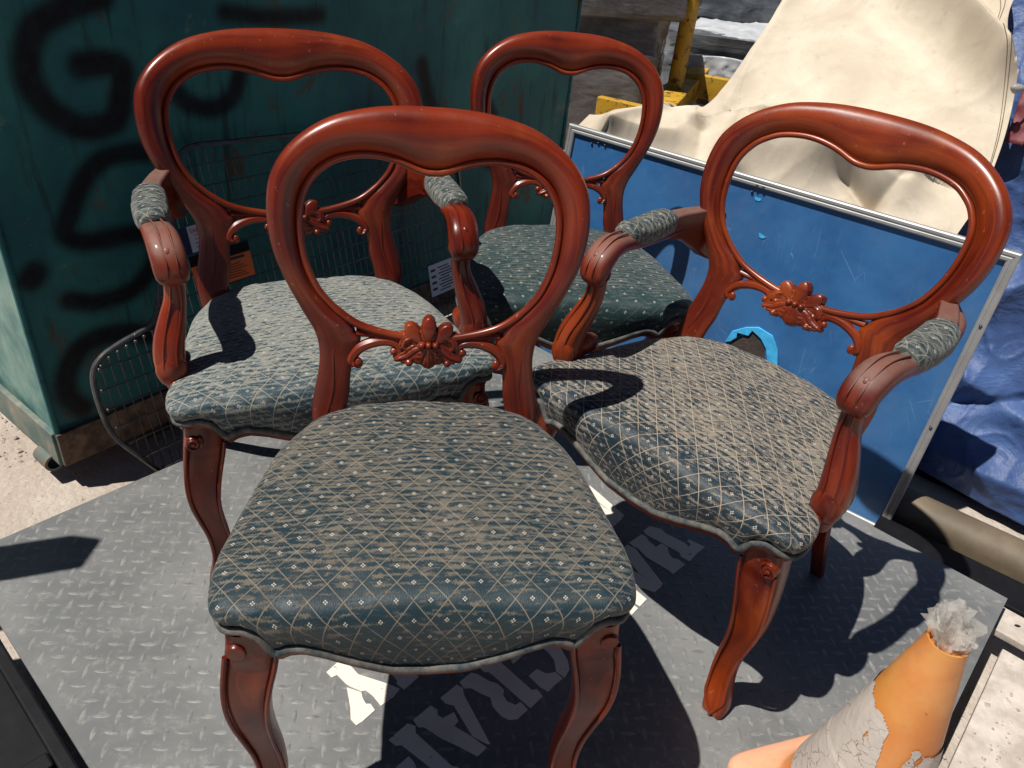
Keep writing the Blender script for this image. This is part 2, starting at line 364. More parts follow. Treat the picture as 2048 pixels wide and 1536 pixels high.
M['filmd']=film_mat('dark_stretch_film',(.075,.066,.066),(.23,.22,.22))
M['filmb']=film_mat('silver_stretch_film',(.07,.078,.09),(.27,.285,.30),4)
M['filmw']=simple('white_plastic_sheet',(.55,.57,.60),.3,0,.12,8,.3,.02)
M['purp']=film_mat('brown_stretch_film',(.035,.022,.024),(.14,.095,.095),5)
M['yellow']=yellow_mat(); M['ground']=ground_mat()
M['stone']=simple('pale_grit',(.44,.38,.32),.95,0,.35,30)
M['cone']=cone_mat(); M['sleeve']=sleeve_mat(); M['bag']=bag_mat()
M['dustwood']=simple('dusty_pale_board',(.50,.43,.36),.95,0,.2,18,.5,.006,(.64,.57,.50))
M['plank']=simple('brown_old_timber',(.20,.15,.10),.85,0,.35,12,.4,.004)
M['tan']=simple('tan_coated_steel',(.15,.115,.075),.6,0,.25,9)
M['orange']=simple('orange_label',(.80,.16,.025),.45,0,.06,9,.02); M['labw']=simple('white_label',(.55,.57,.62),.5,0,.05,9,.02)
M['ink']=simple('black_ink',(.02,.02,.03),.6,0,.1,9,.02); M['red']=simple('red_ink',(.55,.05,.04),.6,0,.1,9,.02); M['navy']=simple('navy_plastic',(.012,.014,.07),.4)
M['greyp']=simple('grey_plastic',(.30,.29,.28),.5); M['sc']=simple('dark_screw',(.06,.06,.06),.4,.7)
M['dgroove']=simple('groove_shadow_stain',(.03,.006,.004),.5)
# ---------------------------------------------------------------- setting
GZ=-.13
g=MB()
nx=90
def gco(i): 
    t=(i/nx)*2-1; return 30*t*abs(t)**2.2
xs=[gco(i) for i in range(nx+1)]
rnd=random.Random(1)
for j in range(nx+1):
    for i in range(nx+1):
        x,y=xs[i],xs[j]+2
        g.v.append((x,y,GZ+.006*math.sin(x*5+y*3)*math.sin(y*7-x*2)+.004*math.sin(x*13+y*11)))
for j in range(nx):
    for i in range(nx):
        a=j*(nx+1)+i; g.f.append((a,a+1,a+nx+2,a+nx+1)); g.uv.append([(0,0),(1,0),(1,1),(0,1)]); g.mi.append(0)
g.build('ground',M['ground'],kind='structure')
pb=MB(); rnd=random.Random(5)
def pebble(x,y,z,r,mb):
    b=len(mb.v); vs_=[(1,0,0),(-1,0,0),(0,1,0),(0,-1,0),(0,0,1),(0,0,-1)]
    a=rnd.random()*6; ca,sa=math.cos(a),math.sin(a)
    for p in vs_:
        q=[p[0]*r*rnd.uniform(.6,1.3),p[1]*r*rnd.uniform(.6,1.3),p[2]*r*rnd.uniform(.4,.8)]
        mb.v.append((x+q[0]*ca-q[1]*sa,y+q[0]*sa+q[1]*ca,z+q[2]))
    for f in ((0,2,4),(2,1,4),(1,3,4),(3,0,4),(2,0,5),(1,2,5),(3,1,5),(0,3,5)):
        mb.f.append(tuple(b+k for k in f)); mb.uv.append([(0,0)]*3); mb.mi.append(0)
for k in range(2600):
    x=rnd.uniform(-2.1,-.75); y=rnd.uniform(.95,2.0)
    pebble(x,y,GZ+.001,rnd.uniform(.0012,.0035) if rnd.random()<.9 else rnd.uniform(.004,.011),pb)
for k in range(900):
    x=rnd.uniform(.9,1.6); y=rnd.uniform(.4,1.35); pebble(x,y,GZ+.001,rnd.uniform(.0015,.005),pb)
tag(pb.build('gravel',M['stone'],smooth=False),'pale grit and small stones scattered over the sandy ground','gravel',kind='stuff')
# ---------------------------------------------------------------- checker plate on its frame
A1=R_(50.5); E1=V(math.cos(A1),math.sin(A1),0); E2=V(math.sin(A1),-math.cos(A1),0)
pt=empty('checker_plate',(0,0,0),0,'grey steel checker plate with white stencilled letters that the chairs stand on','metal plate')
s0,s1,t0,t1=.115,1.648,-1.447,.100
def pw(s,t,z=0): return E1*s+E2*t+V(0,0,z)
cc_=pw((s0+s1)/2,(t0+t1)/2,-.004)
ROT=Matrix((E1,E2,V(0,0,-1))).transposed()
MB().box(cc_,(s1-s0,t1-t0,.008),ROT).build('plate_sheet',M['plate'],pt,smooth=False)
# raised lozenges (relief), axes along image-horizontal: 45 degrees to the edges
lz=MB(); LA=R_(6.5); a1=V(math.cos(LA),math.sin(LA),0); a2=V(-math.sin(LA),math.cos(LA),0); pitch=.0283
nn=80
rnd=random.Random(9)
for i in range(-nn,nn+1):
    for j in range(-nn,nn+1):
        p=a1*(i*pitch)+a2*(j*pitch)+V(0,1.1,0)
        s_,t_=p.dot(E1),p.dot(E2)
        if not (s0+.012<s_<s1-.012 and t0+.012<t_<t1-.012): continue
        wr=mn.noise(Vector((p.x*3.1,p.y*3.1,2)))
        d,e=(a1,a2) if (i+j)%2==0 else (a2,a1)
        L,Wd,H=.0160*rnd.uniform(.93,1.05),.0043*rnd.uniform(.85,1.08),.0011*rnd.uniform(.7,1.1)*(1-.55*max(0,wr*1.6))
        b=len(lz.v)
        for u,v,h in ((-1,0,0),(-.5,-.78,0),(.0,-1,0),(.5,-.78,0),(1,0,0),(.5,.78,0),(0,1,0),(-.5,.78,0)):
            lz.v.append(tuple(p+d*u*L+e*v*Wd))
        for u in(-.6,0,.6): lz.v.append(tuple(p+d*u*L+V(0,0,H)))
        for f in ((0,1,8),(1,2,9,8),(2,3,10,9),(3,4,10),(4,5,10),(5,6,9,10),(6,7,8,9),(7,0,8)):
            lz.f.append(tuple(b+k for k in f)); lz.uv.append([(0,0)]*len(f)); lz.mi.append(0)
lz.build('tread_lozenges',M['loz'],pt,smooth=True,kind='stuff',angle=60)
LET=[[[0.0827, 0.9572], [0.1218, 0.9707], [0.1457, 0.949], [0.1593, 0.9231], [0.1621, 0.9033], [0.1535, 0.8847], [0.1374, 0.8968], [0.1343, 0.9199], [0.1224, 0.9366], [0.1025, 0.9527]], [[0.1023, 0.8968], [0.1196, 0.8891], [0.1365, 0.8945], [0.1498, 0.8831], [0.1331, 0.865], [0.124, 0.8523], [0.1091, 0.8599], [0.0878, 0.8807]], [[0.0428, 0.9367], [0.0665, 0.948], [0.0692, 0.9343], [0.0736, 0.9223], [0.0583, 0.9034], [0.0468, 0.92]], [[0.1564, 0.9492], [0.1693, 0.9686], [0.182, 0.9584], [0.1796, 0.9314]], [[-0.005, 0.8887], [0.0191, 0.9175], [0.0327, 0.9159], [0.0376, 0.9007], [0.0945, 0.8518], [0.1036, 0.855], [0.1141, 0.8417], [0.0932, 0.8158], [0.0146, 0.8802], [0.0073, 0.8782]], [[-0.0356, 0.8524], [-0.0166, 0.8741], [-0.0033, 0.8714], [0.0163, 0.861], [0.0333, 0.8568], [0.0451, 0.8457], [0.044, 0.8352], [0.052, 0.8239], [0.0668, 0.8186], [0.0755, 0.8258], [0.0888, 0.8123], [0.0718, 0.7925], [0.0578, 0.7889], [0.0432, 0.795], [0.0277, 0.8109], [0.0218, 0.8283], [0.0039, 0.8344], [-0.0134, 0.8426], [-0.026, 0.841]], [[-0.0648, 0.8167], [-0.0395, 0.8467], [-0.0287, 0.8407], [-0.0244, 0.8268], [0.029, 0.7414], [0.023, 0.7407], [-0.0021, 0.7515], [-0.0398, 0.8047], [-0.0545, 0.8069]], [[-0.1047, 0.7696], [-0.0794, 0.7999], [-0.0669, 0.7935], [-0.0656, 0.7839], [-0.056, 0.7783], [-0.0383, 0.7921], [-0.0285, 0.7767], [-0.0351, 0.7664], [-0.0056, 0.7521], [0.0236, 0.7344], [0.0098, 0.7176], [-0.0258, 0.7323], [-0.0527, 0.7419], [-0.0846, 0.7587], [-0.0948, 0.7575]], [[-0.1388, 0.7292], [-0.113, 0.7619], [-0.0994, 0.7588], [-0.0964, 0.7461], [-0.0298, 0.6965], [-0.0197, 0.6959], [-0.012, 0.6865], [-0.0278, 0.6679], [-0.0511, 0.6821], [-0.1163, 0.7227], [-0.1261, 0.7207]], [[-0.1177, 0.6848], [-0.1013, 0.7049], [-0.0915, 0.6964], [-0.0713, 0.6631], [-0.1128, 0.6585]], [[0.3338, 1.2954], [0.349, 1.3127], [0.3758, 1.3079], [0.3849, 1.2945], [0.4236, 1.2713], [0.4342, 1.2586], [0.4379, 1.2706], [0.4303, 1.2752], [0.4355, 1.2832], [0.4699, 1.264], [0.4505, 1.2442], [0.4282, 1.2147], [0.4113, 1.2245], [0.409, 1.238], [0.3711, 1.2633], [0.338, 1.2843]], [[0.2983, 1.2523], [0.3275, 1.2827], [0.3375, 1.2784], [0.3424, 1.2647], [0.3571, 1.247], [0.3708, 1.2604], [0.3841, 1.251], [0.3839, 1.2314], [0.3905, 1.2187], [0.4043, 1.2166], [0.4166, 1.2035], [0.3868, 1.1714], [0.3745, 1.184], [0.3337, 1.213], [0.3156, 1.2379], [0.3058, 1.2421]], [[0.2743, 1.2261], [0.2937, 1.2445], [0.3113, 1.2345], [0.3618, 1.1396], [0.3555, 1.1349], [0.3352, 1.1447], [0.3134, 1.1621], [0.2889, 1.2036]], [[0.272, 1.1876], [0.296, 1.1912], [0.3022, 1.1683], [0.3316, 1.1467], [0.3582, 1.1328], [0.3409, 1.1142], [0.3178, 1.122], [0.273, 1.1408]], [[0.2798, 1.1266], [0.3019, 1.1148], [0.3229, 1.0933], [0.307, 1.0721], [0.2704, 1.0981]], [[0.2696, 1.0859], [0.2879, 1.0789], [0.3028, 1.0668], [0.2854, 1.0435], [0.2646, 1.0638]], [[0.2085, 1.4239], [0.2143, 1.4334], [0.2388, 1.4056], [0.2928, 1.339], [0.2848, 1.33], [0.2685, 1.3429], [0.2207, 1.3894]], [[0.2195, 1.3844], [0.2561, 1.3535], [0.2867, 1.3273], [0.255, 1.2862], [0.2361, 1.3347]], [[-0.2724, 0.8428], [-0.262, 0.8596], [-0.2601, 0.8632], [-0.2416, 0.8807], [-0.2286, 0.8739], [-0.2325, 0.8601], [-0.2165, 0.8458], [-0.1987, 0.8416], [-0.1578, 0.8323], [-0.1385, 0.8252], [-0.1464, 0.8087], [-0.1642, 0.7891], [-0.1814, 0.806], [-0.1957, 0.815], [-0.2033, 0.8125], [-0.2241, 0.8193], [-0.2319, 0.8231], [-0.2527, 0.8396], [-0.2607, 0.833]], [[-0.2298, 0.8171], [-0.203, 0.811], [-0.1976, 0.7994], [-0.1901, 0.7897], [-0.1822, 0.7907], [-0.1724, 0.7799], [-0.1882, 0.7575], [-0.1974, 0.7485], [-0.2088, 0.7579], [-0.2146, 0.7792]], [[-0.1825, 0.8782], [-0.1384, 0.8713], [-0.13, 0.8641], [-0.1188, 0.8647], [-0.1093, 0.8544], [-0.1302, 0.8255], [-0.1459, 0.8354], [-0.1457, 0.8418]], [[-0.1128, 0.8804], [-0.0822, 0.886], [-0.099, 0.8647]], [[-0.3615, 0.889], [-0.3044, 0.8956], [-0.307, 0.8893], [-0.3107, 0.8819], [-0.329, 0.8762], [-0.3472, 0.8797]]]
for P in LET:
    MB().prism(P,(0,0,.0004),V(1,0,0),V(0,1,0),V(0,0,1),.0011).build('painted_letter',M['white'],pt,smooth=False)
# frame below
for a,b,c,d in ((s0+.05,s1-.05,t0+.06,None),(s0+.05,s1-.05,t1-.06,None),(s0+.05,s1-.05,(t0+t1)/2,None)):
    MB().box(pw((a+b)/2,c,-.0695),(b-a,.05,.121),ROT).build('frame_runner',M['black'],pt,smooth=False,bevel=.003)
# ---------------------------------------------------------------- steel skip
FA=R_(55); fe=V(math.cos(FA),math.sin(FA),0); fn=V(math.sin(FA),-math.cos(FA),0); F0=V(-1.045,1.372,0)
dp=empty('steel_skip',tuple(F0+V(0,0,GZ)),0,'big teal steel skip with rusty foot and black spray graffiti','dumpster')
off=F0+V(0,0,GZ)
STR={'G':[(0.293,0.949),(0.207,0.925),(0.15,0.894),(0.125,0.843),(0.125,0.789),(0.156,0.739),(0.208,0.707),(0.267,0.714),(0.292,0.761),(0.302,0.814),(0.263,0.827),(0.223,0.826)],
'u':[(0.408,0.82),(0.412,0.769),(0.441,0.728),(0.501,0.706),(0.557,0.725),(0.583,0.773)],'t':[(0.56,0.907),(0.678,0.892),(0.826,0.891)],
'S':[(0.348,0.637),(0.247,0.644),(0.188,0.612),(0.142,0.546),(0.121,0.496),(0.168,0.469),(0.247,0.465),(0.303,0.448),(0.306,0.391),(0.245,0.332),(0.161,0.326),(0.099,0.349)],
'O':[(0.26,0.20),(0.19,0.232),(0.108,0.237),(0.057,0.185),(0.044,0.122),(0.068,0.075)],'r':[(1.195,0.743),(1.231,0.64),(1.28,0.559)],'q':[(1.465,0.628),(1.542,0.522),(1.529,0.405)],'m':[(0.032,0.419),(0.045,0.432)]}
SW={'G':.021,'u':.016,'t':.014,'S':.017,'O':.020,'r':.018,'q':.022,'m':.020}
segs=[]
for kx,L in STR.items():
    P=[(p.x,p.y) for p in cr([(a,b,0) for a,b in L],4)]
    segs+= [(P[i],P[i+1],SW[kx]) for i in range(len(P)-1)]
def graf(s,z):
    best=0
    for (a,b,w_) in segs:
        if min(a[0],b[0])-.06>s or max(a[0],b[0])+.06<s or min(a[1],b[1])-.06>z or max(a[1],b[1])+.06<z: continue
        dx,dy=b[0]-a[0],b[1]-a[1]; l=dx*dx+dy*dy+1e-12; t=max(0,min(1,((s-a[0])*dx+(z-a[1])*dy)/l))
        d=math.hypot(s-a[0]-t*dx,z-a[1]-t*dy); v=1-(d-w_+.008)/.030; v=max(0,min(1,v)); v=v*v*(3-2*v)
        best=max(best,v)
    return best
Wf,Hf,zb=1.98,1.75,-.055
b=MB(); nu,nv=230,190
gz=[]
for j in range(nv+1):
    for i in range(nu+1):
        s=i/nu*Wf; z=zb+(j/nv)*(Hf-zb)*(1 if 1 else 0)
        dent=.006*math.sin(s*4.1+1)*math.sin(z*3.3)+.003*math.sin(s*11+z*7)
        b.v.append(tuple(F0+fe*s+fn*dent*min(1,s*8)+V(0,0,z)-off)); gz.append((s,z))
for j in range(nv):
    for i in range(nu):
        a=j*(nu+1)+i; b.f.append((a,a+1,a+nu+2,a+nu+1)); b.uv.append([gz[a],gz[a+1],gz[a+nu+2],gz[a+nu+1]]); b.mi.append(0)
fp=b.build('front_panel',M['dump'],dp)
at=fp.data.attributes.new('graffiti','FLOAT','POINT'); at.data.foreach_set('value',[graf(s,z) if z<1.02 else 0 for s,z in gz])
at=fp.data.attributes.new('rust','FLOAT','POINT'); at.data.foreach_set('value',[max(0,min(1,(.036-z)/.006+.5)) for s,z in gz])
# side panel
sn=-fn  # runs away to the left
b=MB(); nu2,nv2=40,40
sdir=V(-math.sin(FA),math.cos(FA),0)
for j in range(nv2+1):
    for i in range(nu2+1):
        z=zb+(j/nv2)*(Hf-zb); s=i/nu2*1.6; b.v.append(tuple(F0+sdir*s+fe*(-.0+.012*math.sin(s*5)*min(1,s*4))+V(0,0,z)-off))
for j in range(nv2):
    for i in range(nu2):
        a=j*(nu2+1)+i; b.f.append((a,a+1,a+nu2+2,a+nu2+1)); b.uv.append([(b.v[q][0]*1.3,b.v[q][2]) for q in (a,a+1,a+nu2+2,a+nu2+1)]); b.mi.append(0)
sp_=b.build('side_panel',simple('faded_turquoise_paint',(.07,.29,.28),.55,0,.45,7,.3,.004,(.27,.40,.34)),dp)
# thickened bottom foot plate, corner strip, far edge, back
rot=Matrix((fe,fn,V(0,0,-1))).transposed()
MB().box(F0+fe*Wf/2+fn*.006+V(0,0,-.010)-off,(Wf+.012,.014,.092),rot).build('foot_plate',M['rust'],dp,smooth=False,bevel=.002)
MB().box(F0+sdir*.8-fe*.006+V(0,0,-.010)-off,(.014,1.6,.092),Matrix((fe,sdir,V(0,0,1))).transposed()).build('side_foot_plate',simple('worn_turquoise_lip',(.13,.25,.23),.6,0,.5,9,.3,.004,(.30,.26,.20)),dp,smooth=False,bevel=.002)
MB().box(F0+fe*(Wf+.004)+sdir*.8+V(0,0,.82)-off,(.008,1.6,1.74),Matrix((fe,sdir,V(0,0,1))).transposed()).build('far_side_panel',M['dump'],dp,smooth=False)
MB().tube([F0+fe*0+fn*.002+V(0,0,-.05)-off,F0+fe*0+fn*.002+V(0,0,1.7)-off],.007,8).build('corner_weld',M['dump'],dp)
MB().tube([F0+fe*Wf+V(0,0,-.05)-off,F0+fe*Wf+V(0,0,1.7)-off],.010,8).build('corner_weld',M['dump'],dp)
MB().box(F0+fe*Wf/2+sdir*.8+V(0,0,-.045)-off,(Wf,1.58,.012),Matrix((fe,sdir,V(0,0,1))).transposed()).build('floor_sheet',M['rust'],dp,smooth=False)
r=MB(); c0=F0+sdir*.035+fe*-.012+V(0,0,GZ+.062)-off
n_=20; rings=[]
for rad,t in ((.016,-.0),(.022,0),(.022,.06),(.016,.06)):
    rings.append([c0+sdir*t+fe*(rad*math.cos(6.283*k/n_))+V(0,0,rad*math.sin(6.283*k/n_)) for k in range(n_)])
r.loft(rings,cap=(False,False)).build('skid_roller',simple('roller_paint',(.12,.26,.24),.6,0,.5,20,.3,.003,(.20,.12,.08)),dp)
for s_ in (.25,1.0,1.75): MB().box(F0+fe*s_+sdir*.5+V(0,0,-.09)-off,(.06,.9,.078),Matrix((fe,sdir,V(0,0,1))).transposed()).build('skid_runner',M['rust'],dp,smooth=False)
# sideways black band high on the side panel where the lid hinges
# ---------------------------------------------------------------- wire panel leaning on the skip
B0=V(-.8648,1.2458,GZ+.008); ue=V(-.1835,.1285,.9746); we=fe; wn=we.cross(ue)
wp=empty('wire_crate_panel',tuple(B0),0,'black wire mesh crate panel with hanging labels leaning on the skip','crate panel')
def wq(s,u,h=0): return we*s+ue*u+wn*h
FRM=[(.133,.075),(.095,.14),(.056,.214),(.047,.28),(.053,.361),(.08,.397),(.13,.414),(.205,.431),(.235,.47),(.256,.52),(.285,.57),(.325,.65),(.355,.73),(.393,.785),(.508,.783),(.707,.77),(1.0,.755),(1.27,.745)]
P=cr([(a,b,0) for a,b in FRM],5)
MB().tube([wq(a.x,a.y) for a in P]+[wq(1.27,.0),wq(.24,.0),wq(.133,.075)],.0062,8).build('frame_tube',M['wire'],wp)
poly=[(a.x,a.y) for a in P]+[(1.27,0),(.24,0)]
def cross(poly,c,ax):
    o=[]
    for (a,b) in zip(poly,poly[1:]+poly[:1]):
        if (a[ax]-c)*(b[ax]-c)<0: t=(c-a[ax])/(b[ax]-a[ax]); o.append(a[1-ax]+(b[1-ax]-a[1-ax])*t)
    return sorted(o)
endb=[]
wn_=0
for k in range(1,17):
    u=.0+.0465*k
    c=cross(poly,u,1)
    if len(c)>=2:
        a,b_=c[0]+.012,c[-1]; 
        MB().tube([wq(a,u+.003,.004),wq(b_,u-.012,.004)],.0017,5).build('wire',M['wire'],wp); endb.append((a,u+.003))
k=0; s=.075
while s<1.26:
    c=cross(poly,s,0)
    if len(c)>=2:
        a,b_=c[0],c[-1]-.012
        MB().tube([wq(s,a,-.0005),wq(s,b_,-.0005)],.0013,5).build('wire',M['wire'],wp)
        if s<.36: endb.append((s,b_))
    s+=.0215
eb=MB()
for a,u in endb[:30]: eb.ball(wq(a,u,.004),.0046,8,6)
eb.build('wire_ends',M['wire'],wp,kind='stuff')
def card(name,s0_,u0,s1_,u1,mat,h=.010,shear=0,par=wp,t=.0016):
    return MB().prism([(s0_,u0),(s1_,u0+shear),(s1_,u1+shear),(s0_,u1)],wq(0,0,h),we,ue,wn,t).build(name,mat,par,smooth=False)
ol=card('warning_label',.330,.470,.487,.530,M['orange'])
def sub(s0_,u0,s1_,u1,mat,h,par): return MB().prism([(s0_,u0),(s1_,u0),(s1_,u1),(s0_,u1)],wq(0,0,h),we,ue,wn,.0006).build('print',mat,par,smooth=False)
card('label_band',.330,.5305,.487,.555,M['black'],.010,0,ol)
MB().prism([(.345,.534),(.363,.534),(.354,.550)],wq(0,0,.0125),we,ue,wn,.0006).build('warning_triangle',M['labw'],ol,smooth=False)
MB().prism([(.3485,.536),(.3595,.536),(.354,.546)],wq(0,0,.0133),we,ue,wn,.0006).build('warning_triangle',M['orange'],ol,smooth=False)
for k in range(6): sub(.405,.478+k*.0062,.470-(k%3)*.008,.4796+k*.0062,M['ink'],.0122,ol)
sub(.34,.520,.392,.525,M['ink'],.0122,ol); sub(.41,.520,.468,.526,M['ink'],.0122,ol)
MB().ball(wq(.382,.498,.0118),(.008,.008,.008),10,6).build('print',M['ink'],ol)
MB().box(wq(.372,.499,.0195),(.022,.006,.001),Matrix((we,ue,wn)).transposed()@Matrix.Rotation(-.3,3,'Z')).build('print',M['labw'],ol,smooth=False)
wl=card('safety_tag',.343,.562,.400,.622,M['labw']); card('tag_backing',.325,.562,.3425,.622,M['navy'],.010,0,wl)
def text(body,size,mat,s_,u_,h,par,name='lettering'):
    cu=bpy.data.curves.new(name,'FONT'); cu.body=body; cu.size=size; cu.extrude=.0002
    o=bpy.data.objects.new(name,cu); COL.objects.link(o); bpy.context.view_layer.update()
    me=bpy.data.meshes.new_from_object(o.evaluated_get(bpy.context.evaluated_depsgraph_get()))
    bpy.data.objects.remove(o); o=bpy.data.objects.new(name,me); COL.objects.link(o); me.materials.clear(); me.materials.append(mat); o.parent=par
    m4=Matrix((we,ue,wn)).transposed().to_4x4(); m4.translation=wq(s_,u_,h); o.matrix_local=m4
    return o
text('SAFETY',.0150,M['red'],.347,.6055,.0120,wl)
for k in range(4): sub(.355,.572+k*.009,.392,.5735+k*.009,M['red'] if k>1 else M['ink'],.0120,wl)
dl=card('data_label',1.076,.222,1.212,.322,M['labw'])
for k in range(9): sub(1.115+(k%2)*.01,.232+k*.0092,1.165+(k*7%4)*.008,.2355+k*.0092,M['ink'],.0120,dl)
for k in range(4): sub(1.084,.240+k*.02,1.104,.248+k*.02,M['ink'],.0120,dl)
sub(1.188,.232,1.206,.312,M['navy'],.0120,dl)
# ---------------------------------------------------------------- blue board
bo=V(.035,2.22,GZ); BA=R_(-35.7); be=V(math.cos(BA),math.sin(BA),0); bn=V(-math.sin(BA),math.cos(BA),0); th=R_(6.789)
bu=V(0,0,math.cos(th))+bn*math.sin(th); bf=be.cross(bu)     # bf points to the camera side?
if bf.dot(V(0,-1,0))<0: bf=-bf
bd=empty('blue_board',tuple(bo),0,'large scratched blue panel in an aluminium frame, torn hole low down','board')
HB=.763+.01
def bq(x,y,h=0): return be*x+bu*y+bf*h
BM=Matrix((be,bu,bf)).transposed()
pn=MB(); pn.box(bq(.6,HB/2+.0,-.006),(1.176,HB-.024,.012),BM)
po=pn.build('panel',M['board'],bd,smooth=False)
# planar uv in metres
uvl=po.data.uv_layers[0]
for l in po.data.loops:
    p=po.data.vertices[l.vertex_index].co; uvl.data[l.index].uv=(p.dot(be),p.dot(bu))
def extr(a,b_,w_):
    """aluminium extrusion with a groove, a->b in board coordinates, inner side given by w_"""
    o=bq(*a); d=(bq(*b_)-o); L=d.length; d.normalize(); s_=bf.cross(d)
    if s_.dot(bq(*w_))<0: s_=-s_
    # mitred ends: the inner edge is shorter
    pr=[(0,-.012),(0,.007),(.003,.009),(.009,.009),(.0105,.0075),(.013,.0075),(.0145,.009),(.020,.009),(.023,.0065),(.023,.0012)]
    m=MB(); r1=[o+d*p+s_*p+bf*h for p,h in pr]; r2=[o+d*(L-p)+s_*p+bf*h for p,h in pr]
    m.loft([r1,r2],close_u=True); return m.build('frame_bar',M['alu'],bd,smooth=False)
extr((0,HB),(1.2,HB),(0,-1)); extr((1.2,0),(1.2,HB),(-1,0)); extr((0,0),(0,HB),(1,0)); extr((0,0),(1.2,0),(0,1))
for x,y in ((.107,HB-.03),(.13,HB-.03),(.595,HB-.017),(.612,HB-.017),(1.189,.60),(1.189,.33),(.585,HB-.036),(.085,HB-.036)):
    MB().ball(bq(x,y,.003 if (y<HB-.025 and x<1.1) else .009),(.0042,.0042,.0025),10,6).build('screw',M['sc'],bd)
hp=[(.653,.331),(.671,.361),(.691,.365),(.701,.393),(.725,.373),(.748,.355),(.758,.325),(.740,.295),(.691,.288),(.66,.30)]
MB().prism([(x,y) for x,y in hp],bq(0,0,.0005),be,bu,bf,.0008).build('torn_core',M['hole'],bd,smooth=False)
cy=MB(); oc=[(.640,.330),(.650,.368),(.683,.393),(.715,.406),(.757,.398),(.782,.368),(.797,.325),(.80,.28),(.775,.28),(.768,.325),(.752,.357),(.729,.379),(.703,.390),(.697,.372),(.680,.370),(.655,.338)]
cy.prism(oc,bq(0,0,.001),be,bu,bf,.006); cy.build('peeled_foam',M['cyan'],bd,smooth=True,bevel=.0025)
for q,(x,y) in enumerate(((.605,.722),(.644,.636))):
    L=[(x+.009*math.cos(a)*(1+.5*math.sin(a*3+q)),y+.006*math.sin(a)*(1+.4*math.cos(a*2+q))) for a in [k*.785 for k in range(8)]]
    MB().prism(L,bq(0,0,.0005),be,bu,bf,.0012).build('peeled_chip',M['cyan'] if q!=3 else M['hole'],bd,smooth=False)
# ---------------------------------------------------------------- tarps
def fold(p,segs):
    h=0
    for x1,y1,x2,y2,w_,a,*sk in segs:
        dx,dy=x2-x1,y2-y1; l=dx*dx+dy*dy; t=max(0,min(1,((p[0]-x1)*dx+(p[1]-y1)*dy)/l)); ex,ey=p[0]-x1-t*dx,p[1]-y1-t*dy
        d=math.hypot(ex,ey); sg=(dx*ey-dy*ex)
        ww=w_*(sk[0] if (sk and sg>0) else 1)
        h+=a*math.exp(-(d/ww)**1.5)
    return h
def sheet(name,bot,top,o,ex,ey,ez,mat,par,nu,nv,segs,amp,fr,rid=.5,seed=0,solid=.0015):
    B=cr([(a,b,0) for a,b in bot],8); T=cr([(a,b,0) for a,b in top],8)
    def rs(L,n):
        d=[0]
        for i in range(1,len(L)): d.append(d[-1]+(L[i]-L[i-1]).length)
        o_=[];k=0
        for i in range(n+1):
            t=d[-1]*i/n
            while k<len(d)-2 and d[k+1]<t: k+=1
            f=(t-d[k])/max(1e-9,d[k+1]-d[k]); o_.append(L[k].lerp(L[k+1],min(1,max(0,f))))
        return o_
    B=rs(B,nu);T=rs(T,nu); m=MB(); rg=[];uv=[]
    for j in range(nv+1):
        r_=[];u_=[]
        for i in range(nu+1):
            p=B[i].lerp(T[i],j/nv)
            q=Vector((p.x*fr,p.y*fr,seed))
            h=fold((p.x,p.y),segs)+amp*(mn.noise(q)+.5*mn.noise(q*2.1))
            rn=1-abs(mn.noise(q*1.7+Vector((3,1,7)))*2); rn2=1-abs(mn.noise(Vector((p.x*fr*4.2,p.y*fr*3.1,seed+5)))*2)
            h+=amp*rid*(rn**3+.45*rn2**4)
            r_.append(o+ex*p.x+ey*p.y+ez*h); u_.append((p.x,p.y))
        rg.append(r_);uv.append(u_)
    m.loft(rg,close_u=False,uvs=uv); return m.build(name,mat,par,angle=180,solid=solid)
TL=V(.088,2.294,.638); Q0=V(.1464,2.3752,.588); tu=V(.4126,.5742,.7071); tn_=be.cross(tu)
if tn_.z<0: tn_=-tn_
ct=empty('cream_tarpaulin',(0,0,0),0,'cream canvas tarpaulin heaped behind the blue board','tarpaulin')
bot=[(-.064,-.02),(.224,-.02),(.534,-.03),(.808,-.03),(1.05,-.02)]
top=[(-.03,.066),(.03,.071),(.12,.09),(.197,.134),(.243,.162),(.325,.18),(.395,.195),(.377,.258),(.367,.337),(.359,.474),(.354,.581),(.351,.725),(.47,.75),(.59,.764),(.841,.804),(.875,.75),(.911,.688),(.925,.60),(.984,.502),(1.016,.424),(1.038,.336),(1.053,.238),(1.062,.126),(1.055,.03)]
fs_=[(.48,.10,.70,.12,.075,.085),(.70,.12,.90,.10,.05,.05),(.10,.03,.28,.06,.05,.05),(.06,.05,.30,.13,.05,.025),(.76,.075,.845,.03,.022,-.045),(.845,.03,.89,.12,.02,-.02),(.33,.10,.36,.02,.03,-.04),(.43,.17,.49,.02,.03,.03),(.40,.20,.85,.19,.05,-.018),(.70,.69,.965,.485,.06,.12,.36),(.84,.74,.93,.62,.05,.04),(.90,.145,.50,.175,.055,.075,.45),(.31,.13,.36,.02,.04,.028,.5),(.20,.13,.10,.03,.05,.03,.4),(.45,.4,.6,.7,.14,.02),(.36,.2,.36,.7,.035,.02)]
sheet('canvas_sheet',bot,top,Q0,be,tu,tn_,M['cream'],ct,260,150,fs_,.009,3.2,.35,3)
cvs=[o_ for o_ in ct.children if o_.name.startswith('canvas_sheet')][0].data.vertices
MB().tube([cvs[(150-9)*261+i].co+tn_*.0016 for i in range(150,252)],.0011,5).build('hem_seam',M['plank'],ct)
MB().tube([cvs[(150-12)*261+i].co+tn_*.0014 for i in range(150,252)],.0009,5).build('hem_seam',M['plank'],ct)
